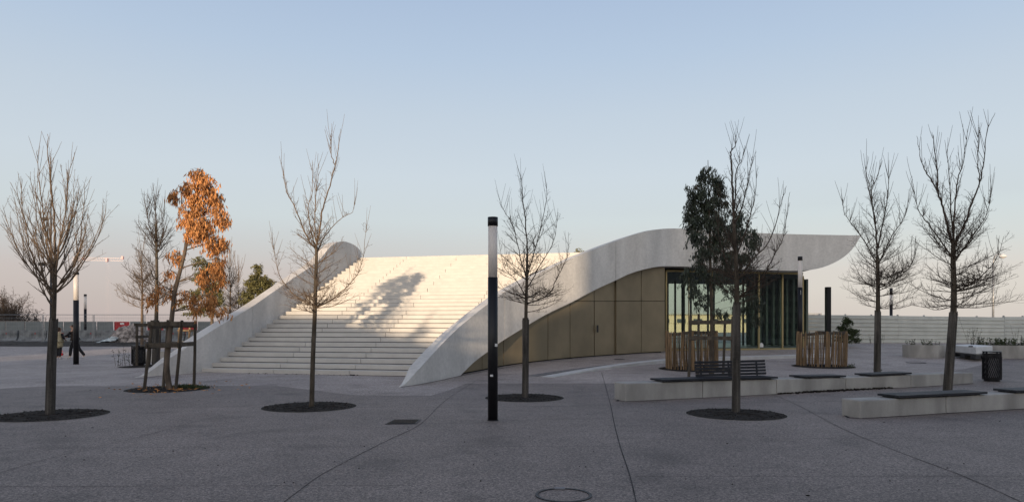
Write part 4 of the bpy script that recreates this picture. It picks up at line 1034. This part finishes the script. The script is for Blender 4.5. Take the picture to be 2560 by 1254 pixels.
mb = MB(); x = W(127,547,42); mb.bar(x, x+Vector((.0,0,0))+Vector((-.05,0,0)), .05); mb.bar(x+Vector((0,0,0)), x+Vector((-.35,0,.03)), .04); mb.box(x+Vector((-.38,0,0)), (.24,.2,.18)); mb.build('camera_head', 'steel', t)
mb = MB(); x = W(104,660,42); mb.bar(W(127,662,42), x, .04); mb.box(x, (.3,.2,.2)); mb.build('loudspeaker', 'steel', t)

# ------------------------------------------------------------------ left background
mb = MB(); vs = []; xs = frange(-46,-12.6,.5); ys_ = frange(43.5,49.5,.5); nx = len(xs)
for y in ys_:
    for x in xs:
        e = min(1, min(y-43.5, 49.5-y)/1.0)*min(1, (x+46)/1, (-12.6-x)/1)
        vs.append((x, y, g(x,y)+.012+e*.10*(1+noise.noise(Vector((x*1.3,y*1.3,0)))+.5*noise.noise(Vector((x*5,y*5,0))))))
mb.add(vs, [(j*nx+i, j*nx+i+1, (j+1)*nx+i+1, (j+1)*nx+i) for j in range(len(ys_)-1) for i in range(nx-1)])
o = mb.build('verge', 'soil', kind='structure')
# jersey barriers
prof = [(-.30,0),(.30,0),(.30,.12),(.14,.34),(.09,.86),(-.09,.86),(-.14,.34),(-.30,.12)]
jb = None; pos = []
x = -39.5
while x < -16.2: pos.append((x, 50.4+(.12 if int(x*7)%2 else 0))); x += 2.05
for i, (x, y) in enumerate(pos):
    loc = (x, y, g(x,y)); ordn = ['leftmost','second','third','fourth','fifth','sixth','seventh','eighth','ninth','tenth','eleventh','twelfth','thirteenth'][i]
    lab = 'grey concrete road barrier, %s from the left in the row beyond the two people' % ordn
    if i == 0:
        jb = thing('road_barrier', lab, 'road barrier', loc, 'concrete road barriers'); mb = MB(); n = 8
        vs = [Vector((x+sx, y+a, loc[2]+b)) for sx in (-1.0,1.0) for a, b in prof]
        mb.add(vs, [(j, (j+1)%n, (j+1)%n+n, j+n)[::-1] for j in range(n)]+[tuple(range(n)), tuple(range(n,2*n))[::-1]]); mb.build('barrier_block', 'barrier', jb, bevel=.02)
        mb = MB(); mb.box((x+.2,y-.125,loc[2]+.62),(.07,.02,.09)); mb.build('reflector', 'red', jb)
    else: copy_tree(jb, loc, lab)
# grey hoarding panels behind, three of them red
SEAM = [-78,-34,14,62,110,159,200,242,284]+[325,367,410,452,494,536,578,620]
redset = {284:'with a white notice, above the rubble heap', 367:'seen through the stake frames', 452:'behind the orange tree', 620:'beside the parapet'}
names = 'first second third fourth fifth sixth seventh eighth ninth tenth eleventh twelfth thirteenth fourteenth fifteenth sixteenth'.split()
for i, (a, b) in enumerate(zip(SEAM, SEAM[1:])):
    pa, pb = W(a, HZ, 60), W(b, HZ, 60); red = a in redset
    lab = ('red hoarding board '+redset[a]) if red else 'grey-green hoarding panel, %s from the left behind the concrete barriers' % names[i]
    loc = Vector(((pa.x+pb.x)/2, 60, g(pa.x, 60))); t = thing('site_screen', lab, 'hoarding panel', loc, 'hoarding panels behind the barriers')
    w_ = pb.x-pa.x; mb = MB(); mb.box((loc.x, 60, loc.z+.80), (w_-.12,.05,1.50)); mb.build('board', 'red' if red else 'greyfence', t)
    mb = MB(); 
    for z in (.03, 1.58): mb.box((loc.x, 60, loc.z+z), (w_,.08,.03))
    mb.box((loc.x-w_/2+.04, 60, loc.z+.8), (.05,.08,1.5)); mb.build('frame', 'galv' if not red else 'white', t)
    if a in (284,):
        mb = MB(); mb.box((loc.x+.05, 59.96, loc.z+1.38), (.34,.02,.16)); mb.build('notice', 'white', t)
# mesh site fence
hs = None
for i in range(6):
    x0 = W(-20+0, HZ, 47.0).x+i*3.5; y = 47.0; z = g(x0+1.7, y); loc = (x0, y, z)
    lab = 'wire mesh fence panel, %s from the left in front of the barriers' % names[i]
    if i == 0:
        hs = thing('mesh_fence', lab, 'site fence', loc, 'wire mesh fence panels'); mb = MB()
        for xx in (.03, 3.45): mb.tube([(x0+xx,y,z), (x0+xx,y,z+2.0)], .022, 6)
        for zz in (.15, 1.98, 1.72): mb.tube([(x0+.03,y,z+zz), (x0+3.45,y,z+zz)], .018 if zz != 1.72 else .008, 6)
        mb.build('frame', 'galv', hs)
        mb = MB()
        for k in range(30): mb.tube([(x0+.03+k*.118,y,z+.15), (x0+.03+k*.118,y,z+1.98)], .0025, 3, cap=False)
        for k in range(8): mb.tube([(x0+.03,y,z+.3+k*.22), (x0+3.45,y,z+.3+k*.22)], .0025, 3, cap=False)
        mb.build('mesh', 'galv', hs)
        mb = MB(); mb.box((x0,y,z+.06),(.25,.65,.13)); mb.build('foot_block', 'barrier', hs, bevel=.02)
    else: copy_tree(hs, loc, lab)
# rubble heap
c = Vector((W(305,HZ,46.3).x, 46.3, 0)); c.z = g(c.x,c.y)+.05; t = thing('rubble_heap', 'heap of rubble and torn pale sheeting in front of the red board', 'rubble heap', c); rng = random.Random(3)
mb = MB(); n, m_ = 40, 14; vs = []
for i in range(m_+1):
    for j in range(n):
        a = 2*math.pi*j/n; f = i/m_; rr = 1-f; h = (1-rr**1.6)*1.3
        x = c.x+math.cos(a)*rr*1.75; y = c.y+.9+math.sin(a)*rr*1.0; q = noise.noise(Vector((x*2.2,y*2.2,f*3)))*.30+noise.noise(Vector((x*7,y*7,f*5)))*.12
        vs.append((x+q*.3, y+q*.3, g(x,y)-.02+max(0,h+q*(.3+h))))
mb.add(vs, [(i*n+j, i*n+(j+1)%n, (i+1)*n+(j+1)%n, (i+1)*n+j) for i in range(m_) for j in range(n)])
for _ in range(260):
    a = rng.uniform(0,6.28); rr = rng.random(); h = (1-rr**1.6)*1.0; s_ = rng.uniform(.04,.16)
    mb.box((c.x+math.cos(a)*rr*1.7, c.y+.9+math.sin(a)*rr*1.0, g(c.x,c.y)+h), (s_*1.6,s_,s_*.6), rz=rng.uniform(0,3), tilt=Matrix.Rotation(rng.uniform(-.9,.9),3,'X'))
mb.build('debris', 'rubble', t)
mb = MB(); vs = []
for i in range(13):
    for j in range(9):
        x = c.x-1.75+i*.12; y = c.y-.25+j*.14; h = max(0, 1-((x-c.x)/1.7)**2)*(.15+.08*j)+.10*noise.noise(Vector((x*4,y*4,2)))
        vs.append((x, y, g(x,y)+h+.1))
mb.add(vs, [(j+i*9, j+(i+1)*9, j+1+(i+1)*9, j+1+i*9) for i in range(12) for j in range(8)]); mb.build('plastic_sheet', 'tarp', t)
# low grey block behind bin
q = G(392, 905); t = thing('low_wall', 'low grey concrete block behind the left litter bin', 'block', q); mb = MB(); mb.box((q.x,q.y+.6,q.z+.24),(2.2,.7,.5)); mb.build('block', 'bench', t, bevel=.03)
# weeds near bin
b = G(316, 914); t = thing('weed_plant', 'dry branching weed growing left of the far litter bin', 'weed', b); stems(t, b, .45, b.z+.1, 14, .9, 8, 'weed', 8)

# background trees, left
P_S = dict(PD); P_S.update(dens=(6,6,0,0), max=2, tip=(.006,.004,.003,.003), seg=(.3,.2,.15,.1), rat=(.42,.4,.4), minl=(.3,.15,.1))
bare_tree('leafless tree behind the orange tree, tall narrow crown in shade', 388, 912, [(389,860,0),(391,780,0),(392,700,0),(391,620,0),(390,560,0)],
    [(.03,[(390,570,0),(388,520,0),(390,490,0)]),(.025,[(391,620,0),(372,560,0),(367,520,0)]),(.025,[(391,640,0),(408,580,0),(410,530,0)])],
    .10, .04, [(780,700,14,1.6,10,25),(700,600,20,1.3,30,50),(600,500,12,.9,50,65)], 101, P=P_S, wrap=(912,800,.12,False))
def far_bare(px, d, ytop, ycr, sp, label, seed, r=.08, m='palebark'):
    b = W(px, HZ, d); ybase = HZ+(EYE-g(b.x,b.y))*F/d
    H = (ybase-ytop); mid = ycr-(ycr-ytop)*.55
    return bare_tree(label, px, ybase, [(px,ycr,0),(px+1,mid,0)], [(r*.5,[(px+1,mid,0),(px-2,ytop+(mid-ytop)*.4,0),(px,ytop,0)])], r, r*.5,
        [(ycr,ycr-(ycr-ytop)*.35,16,sp*1.0,8,20),(ycr-(ycr-ytop)*.35,mid,16,sp*.85,25,45),(mid,ytop+(mid-ytop)*.3,12,sp*.55,40,60)], seed, P=P_S, barkm=m, twigm=m, group='far leafless trees')
far_bare(355, 34, 640, 790, 1.4, 'sunlit leafless tree left of the tall narrow one, behind the stake frames', 102)
far_bare(575, 50, 655, 800, 2.0, 'pale leafless tree between the orange tree and the evergreen', 103, .1)
far_bare(596, 55, 690, 800, 1.7, 'smaller leafless tree just left of the evergreen by the parapet', 104, .08)
leafy_tree('evergreen_tree', 'bushy evergreen peeking over the left parapet', 645, 862, [(645,800,0),(645,740,0),(643,690,0)], .12, .04,
    [(645,672,10,18,1),(642,695,20,16,1),(660,700,16,16,1),(628,712,20,16,1),(670,712,16,16,1),(645,722,26,18,1),(618,738,18,16,1),(660,738,22,16,1),(640,752,24,12,1),(612,752,12,10,1)], 5200, 'olive', .24, .07, 31, hang=.2, group='evergreens behind the staircase')
leafy_tree('evergreen_tree', 'olive-green evergreen mixed behind the hanging orange leaves', 530, 858, [(530,800,0),(525,740,0),(520,690,0)], .13, .05,
    [(498,650,20,18,.8),(520,665,26,22,1),(500,690,22,22,.9),(545,690,22,26,.8),(525,715,34,24,1),(545,745,22,22,1),(490,735,22,22,.8),(515,770,26,18,.7),(450,760,14,12,.6),(478,775,20,14,.6)], 4600, 'olive', .24, .07, 32, hang=.5, group='evergreens behind the staircase')
leafy_tree('evergreen_tree', 'round orange-lit treetop showing just above the staircase top', 1449, 836, [(1449,740,0),(1449,660,0)], .16, .06,
    [(1449,631,20,14,1.2),(1440,650,24,20,1),(1462,650,20,20,1),(1449,690,34,34,.7)], 3400, 'olive', .26, .09, 33, hang=.2, group='evergreens behind the staircase')
# far scrub at left edge
def scrub(px, d, ytop, label, seed, spread):
    rng = random.Random(seed); b = W(px, HZ, d); b.z = .45; t = thing('bare_shrub', label, 'shrub', b, 'bare shrubs beyond the barriers'); mb = MB(); H = EYE+(HZ-ytop)/F*d-b.z
    for k in range(16):
        a = rng.uniform(0,6.28); e = R(rng.uniform(55,85)); branch(mb, b+Vector((rng.gauss(0,.3),rng.gauss(0,.3),0)), Vector((math.cos(a)*math.cos(e), math.sin(a)*math.cos(e), math.sin(e))), H*rng.uniform(.5,.95), .05, 0, rng, P_B)
    mb.build('crown', 'twig', t)
    mb = MB(); mb.tube([b, b+Vector((0,0,H*.5))], [.12,.06], 7); mb.build('trunk', 'bark', t)
P_B = dict(P_S); P_B.update(jit=(.13,.18,.2,.2), dens=(3.2,5,5,0), max=3, tip=(.012,.010,.009,.009), ang=((25,60),(30,70),(35,75)), seg=(.4,.3,.2,.2), up=(.1,.15,.1,.1), rat=(.5,.45,.4), minl=(.4,.25,.15), t0=(.2,.1,.1))
scrub(-2, 75, 750, 'dark bare shrub cut by the left edge of the picture', 1, 1)
scrub(32, 78, 722, 'tallest bare shrub at the left, beyond the barriers', 2, 1)
scrub(68, 80, 762, 'lower bare shrub right of the tallest one, beyond the barriers', 3, 1)
scrub(100, 82, 790, 'lowest bare shrub behind the far left tree trunk', 4, 1)
# tower crane, far away; haze put into pale paint and a hair-thin mast
d = 420; t = thing('tower_crane', 'faint red and white tower crane jib far away in the haze', 'crane', W(270,815,d)); zj = lambda y: EYE+(HZ-y)/F*d
X = lambda px: (px-CX)/F*d
mb = MB()
for y1 in (645, 652): mb.bar((X(180),d,zj(y1-2)), (X(308),d,zj(y1)), .13)
for k in range(36):
    a = 180+k*3.5; mb.bar((X(a),d,zj(645 if k%2 else 651)), (X(a+3.5),d,zj(651 if k%2 else 645)), .07)
mb.build('jib', 'crane', t)
mb = MB()
for s_ in (-.8,.8):
    for e in (-.8,.8): mb.bar((X(270)+s_,d+e,.5), (X(270)+s_,d+e,zj(640)), .010)
for k in range(22): mb.bar((X(270)-.8,d-.8,1+k*1.8), (X(270)+.8,d-.8,2.8+k*1.8), .008)
mb.build('mast', 'crane', t)
mb = MB(); mb.box((X(270),d-1,zj(650)),(1.0,1.6,2.2)); mb.box((X(306),d,zj(644)),(1.2,1.2,1.8)); mb.box((X(210),d-.5,zj(647)),(1.0,1.2,1.2)); mb.build('cab', 'craner', t)
# pale block added to stand in for the sunlit fence behind the glass
t = thing('fence_standin', 'low pale building far behind, seen through the pavilion glass', 'building', (33,125,.5)); mb = MB(); mb.box((36,128,2.1),(40,6,3.2)); mb.build('wall', 'cream', t)
mb = MB(); mb.box((36,128,3.85),(41,7,.3)); mb.build('roof', 'galv', t)
mb = MB()
for k in range(12): mb.box((19+k*3,124.95,2.6),(1.6,.06,.7))
mb.build('windows', 'window', t)

# ------------------------------------------------------------------ people
def skin_fig(name, nodes, edges, m, parent, sub=1, root=0):
    o0 = ORG[parent.name]; me = bpy.data.meshes.new(name); me.from_pydata([tuple(Vector(n[0])-o0) for n in nodes], edges, []); me.materials.append(M[m])
    o = bpy.data.objects.new(name, me); COL.objects.link(o); o.parent = parent; ORG[o.name] = o0
    md = o.modifiers.new('skin', 'SKIN'); md.use_smooth_shade = True
    for i, n in enumerate(nodes):
        sv = me.skin_vertices[0].data[i]; r = n[1]; sv.radius = r if isinstance(r, tuple) else (r, r); sv.use_root = (i == root)
    s_ = o.modifiers.new('sub', 'SUBSURF'); s_.levels = sub; s_.render_levels = sub
    return o
def hand(nodes, edges, wrist_i, wp, d, side):
    """palm + five bent fingers appended to the skin graph"""
    d = d.normalized(); lat = d.cross(Vector((0,0,1))).normalized()*side
    base = len(nodes); nodes.append((wp+d*.05, (.030,.018))); edges.append((wrist_i, base)); palm = wp+d*.05
    for k, (o_, L) in enumerate(((-.027,.055),(-.009,.068),(.009,.073),(.027,.066))):
        a = len(nodes); nodes.append((palm+lat*o_+d*.035, .009)); nodes.append((palm+lat*o_+d*(.035+L*.55)+Vector((0,0,-.008)), .008)); nodes.append((palm+lat*o_+d*(.035+L*.9)+Vector((0,0,-.028)), .007))
        edges += [(base, a), (a, a+1), (a+1, a+2)]
    a = len(nodes); nodes.append((wp+d*.03+lat*.035, .010)); nodes.append((wp+d*.06+lat*.055+Vector((0,0,-.01)), .009)); edges += [(base, a), (a, a+1)]
def person(b, H, face, pose, label, cloth):
    """face: unit heading; local frame f (forward), s (side), z"""
    t = thing('person', label, 'person', b, 'people walking at left'); f = Vector(face).normalized(); s = Vector((0,0,1)).cross(f)
    k = H/1.75; Lc = lambda a, c, z: b+f*a*k+s*c*k+Vector((0,0,z*k))
    P = pose; n = []; e = []
    def add(p, r, pr=None):
        n.append((p, tuple(x*k for x in r) if isinstance(r, tuple) else r*k))
        if pr is not None: e.append((pr, len(n)-1))
        return len(n)-1
    pel = add(Lc(0,0,.95), .12); wa = add(Lc(P['lean']*.3,0,1.10), (.10,.075), pel); ch = add(Lc(P['lean']*.7,0,1.32), (.11,.08), wa); nk = add(Lc(P['lean'],0,1.46), .06, ch)
    hc = Lc(P['lean']+P['head'],0,1.60); hb = add(hc+Vector((0,0,-.04*k)), (.075,.085), nk); ht = add(hc+Vector((0,0,.075*k)), (.075,.085), hb)
    legs = []; arms = []
    for sg in (1,-1):
        hip = add(Lc(0,.09*sg,.90), .085, pel); kn = P['knee'][sg]; ft = P['foot'][sg]
        ki = add(Lc(kn[0],.10*sg,kn[1]), .058, hip); ai = add(Lc(ft[0],.10*sg,ft[1]+.07), .040, ki); ti = add(Lc(ft[0]+.16,.11*sg,ft[1]+.03), (.035,.028), ai); legs.append((n[hip][0],n[ki][0],n[ai][0],n[ti][0]))
        sh = add(Lc(P['lean']*.9,.16*sg,1.38), .045, ch); el_ = P['elbow'][sg]; ha = P['hand'][sg]
        ei = add(Lc(el_[0],el_[2]*sg,el_[1]), .040, sh); wi = add(Lc(ha[0],ha[2]*sg,ha[1]), .026, ei); hand(n, e, wi, n[wi][0], n[wi][0]-n[ei][0], sg); arms.append((n[sh][0],n[ei][0],n[wi][0]))
    body = skin_fig('body', n, e, 'skin', t)
    # face: nose, eyes, mouth, ears
    mb = MB(); fc = hc+f*.085*k
    mb.tube([fc+Vector((0,0,.03*k)), fc+f*.022*k-Vector((0,0,.008*k)), fc-Vector((0,0,.018*k))], [.006*k,.012*k,.006*k], 6)
    for sg in (1,-1): mb.tube([hc+s*sg*.075*k+Vector((0,0,.03*k)), hc+s*sg*.088*k+Vector((0,0,0)), hc+s*sg*.075*k-Vector((0,0,.03*k))], [.008,.015,.008], 6)
    mb.build('nose_and_ears', 'skin', body)
    mb = MB()
    for sg in (1,-1): mb.box(hc+f*.083*k+s*sg*.03*k+Vector((0,0,.022*k)), (.014,.014,.010))
    mb.box(fc-Vector((0,0,.045*k)), (.03,.03,.006)); mb.build('eyes_and_mouth', 'hair', body)
    hn = [(hc+Vector((0,0,.085*k))-f*.015*k, .090*k), (hc-f*.05*k+Vector((0,0,.02*k)), .085*k), (hc-f*.055*k-Vector((0,0,.05*k)), (.06*k if P['short'] else .085*k))]
    if not P['short']: hn.append((hc-f*.07*k-Vector((0,0,.16*k)), .075*k))
    skin_fig('hair', hn, [(i,i+1) for i in range(len(hn)-1)], 'hair', t)
    # trousers
    tn = [(Lc(0,0,.98), .135*k)]; te = []
    for sg, (h_, kk, an, _) in zip((1,-1), legs):
        a = len(tn); tn += [(h_, .105*k), (kk, .080*k), (an+Vector((0,0,.03)), .072*k)]; te += [(0,a),(a,a+1),(a+1,a+2)]
    skin_fig('trousers', tn, te, cloth['leg'], t)
    for _, _, an, to in legs:
        skin_fig('shoe', [(an-Vector((0,0,.02*k))-f*.03*k, .045*k), ((an+to)/2-Vector((0,0,.015*k)), .042*k), (to, .034*k)], [(0,1),(1,2)], cloth['shoe'], t)
    # jacket / coat with sleeves
    jn = [(Lc(P['lean']*.3,0,1.10), (.20*k,.17*k)), (Lc(P['lean']*.75,0,1.33), (.235*k,.18*k)), (Lc(P['lean'],0,1.46), .10*k), (Lc(0,0,.92), (.21*k,.18*k))]; je = [(0,1),(1,2),(0,3)]
    if cloth['long']: jn += [(Lc(.0,0,.74), (.22*k,.19*k)), (Lc(.0,0,.55), (.24*k,.20*k))]; je += [(3,4),(4,5)]
    skin_fig('jacket', jn, je, cloth['top'], t)
    for sg, (sh, el2, wr) in zip((1,-1), arms):
        skin_fig('sleeve', [(sh-s*sg*.03*k, .075*k), (el2, .060*k), (el2.lerp(wr,.9), .045*k)], [(0,1),(1,2)], cloth['sleeve'], t)
    return t
bm_ = G(188, 894.5)
person(bm_, 1.72, (-1,-.12,0), dict(lean=.10, head=.06, short=True, knee={1:(.16,.50),-1:(-.12,.50)}, foot={1:(.20,0),-1:(-.40,.02)}, elbow={1:(.28,1.14,.20),-1:(.22,1.12,.2)}, hand={1:(.48,1.10,.10),-1:(.46,1.06,.12)}),
    'man in a brown jacket striding left behind the black lamp post, reaching out one arm', dict(leg='blackcloth', shoe='white', top='browncloth', sleeve='blackcloth', long=False))
bw = G(147, 896)
person(bw, 1.60, (.25,1,0), dict(lean=.03, head=.02, short=False, knee={1:(.03,.5),-1:(.0,.5)}, foot={1:(.0,0),-1:(-.04,0)}, elbow={1:(.03,1.12,.27),-1:(.03,1.12,.27)}, hand={1:(.22,1.05,.16),-1:(.20,1.05,.18)}),
    'person in a long beige coat half hidden by the far left tree trunk', dict(leg='blackcloth', shoe='white', top='coat', sleeve='blackcloth', long=True))
b = G(152, 890); t = thing('red_bag', 'small red bag between the two people', 'bag', b); mb = MB()
mb.tube([b+Vector((-.10,0,.10)), b+Vector((0,0,.11)), b+Vector((.10,0,.10))], [.06,.09,.06], 10); mb.build('bag_body', 'red', t, smooth=True)
mb = MB(); mb.tube([b+Vector((.10*math.cos(a),0,.20+.12*math.sin(a))) for a in [math.pi*i/8 for i in range(9)]], .01, 5); mb.build('strap', 'red', t)
mb = MB(); mb.box(b+Vector((0,-.11,.11)), (.06,.02,.05)); mb.build('lit_spot', 'white', t)  # white box paints a lit spot onto the bag

# ------------------------------------------------------------------ unseen trees and blocks for the long shadows; block skyline shaped to fit them
RR = Vector((math.cos(R(SUN_AZ)), -math.sin(R(SUN_AZ)), 0)); WW = Vector((math.sin(R(SUN_AZ)), math.cos(R(SUN_AZ)), 0))
def occl(u0, u1, h0, h1, v, label, depth=9):
    c = RR*((u0+u1)/2)+WW*v; t = thing('unseen_block', label, 'building', (c.x,c.y,0))
    a, b = RR*u0+WW*v, RR*u1+WW*v; q = [a-WW*depth, b-WW*depth, b, a]; hs_ = [h0, h1, h1, h0]; mb = MB()
    mb.hexa([Vector((x.x,x.y,-.1)) for x in q], [Vector((x.x,x.y,h)) for x, h in zip(q, hs_)]); mb.build('wall', 'render', t)
    mb = MB(); n = max(2, int((u1-u0)/3))
    for fl in range(int(min(h0,h1)//3)):
        for k in range(n):
            p = a.lerp(b, (k+.5)/n)+WW*.03; mb.box((p.x,p.y,1.6+fl*3), (1.3,.08,1.4), rz=-R(SUN_AZ))
    mb.build('window', 'window', t)
occl(-75, -34.4, 13, 13, -30, 'long two-storey block behind the camera at the left')
occl(-30.6, -12.6, 8.0, 7.6, -30, 'two-storey block behind the camera')
occl(-12.6, -6.2, 7.3, 6.0, -30.01, 'low sloping-roofed block behind the camera')
occl(-6.2, -4.6, 7.6, 9.0, -30, 'stair tower behind the camera')
occl(-4.6, 60, 14.2, 14.2, -30, 'four-storey block behind the camera at the right')
occl(60.5, 190, 24, 24, -31, 'tall long block far behind the camera at the right')  # added so the panes reflect a dark front instead of bright sky
def back_tree(sp, L, h, blobs, seed, label):
    """sp: point on the stairs where the middle of the crown's shadow falls; L: distance towards the sun"""
    rng = random.Random(seed); c = sp+S*L; b = Vector((c.x,c.y,0)); t = thing('evergreen_tree', label, 'tree', b, 'evergreens behind the camera')
    mb = MB(); mb.tube([b, Vector((b.x,b.y,c.z+h*.45))], [.12,.03], 8); mb.build('trunk', 'bark', t); lf = MB()
    for dx, dz, rx, rz_, n in blobs:
        cl = [Vector((rng.uniform(-1,1), rng.uniform(-1,1), rng.uniform(-1,1))) for _ in range(max(3, n//9))]
        for _ in range(int(n*1.25)):
            u = cl[rng.randrange(len(cl))]; p = Vector((c.x,c.y,c.z))+RR*dx+Vector((0,0,dz))+Vector((u.x*rx,u.y*rx,u.z*rz_))+Vector((rng.gauss(0,.055),rng.gauss(0,.055),rng.gauss(0,.06)))
            leaf(lf, p, Vector((rng.gauss(0,.6),rng.gauss(0,.6),-1)), .17, .07, rng)
    lf.build('crown', 'greenleaf', t)
def on_stairs(px, py):
    # intersection of the pixel ray with the stair slope
    nrm = E_.cross(A_*1.0+Vector((0,0,RISE/TREAD))).normalized(); o = Vector((0,0,EYE)); d = Vector(((px-CX)/F, 1, (HZ-py)/F)); t = (P0+Vector((0,0,RISE*.5))-o).dot(nrm)/d.dot(nrm); return o+d*t
back_tree(on_stairs(975,715), 23.5, 3.0, [(.42,.62,.20,.20,75),(.12,.52,.22,.18,70),(-.05,.28,.32,.22,120),(-.38,.05,.28,.22,75),(.12,.0,.26,.2,65),(-.25,-.3,.3,.28,70),(-.2,-.8,.28,.2,35),(-.35,-1.05,.3,.25,40)], 71, 'slender evergreen behind the camera, left')
back_tree(on_stairs(1020,850), 32, 3.0, [(.2,.45,.25,.2,70),(0,.1,.25,.25,80),(-.1,-.3,.25,.2,60)], 72, 'thin evergreen behind the camera, right')
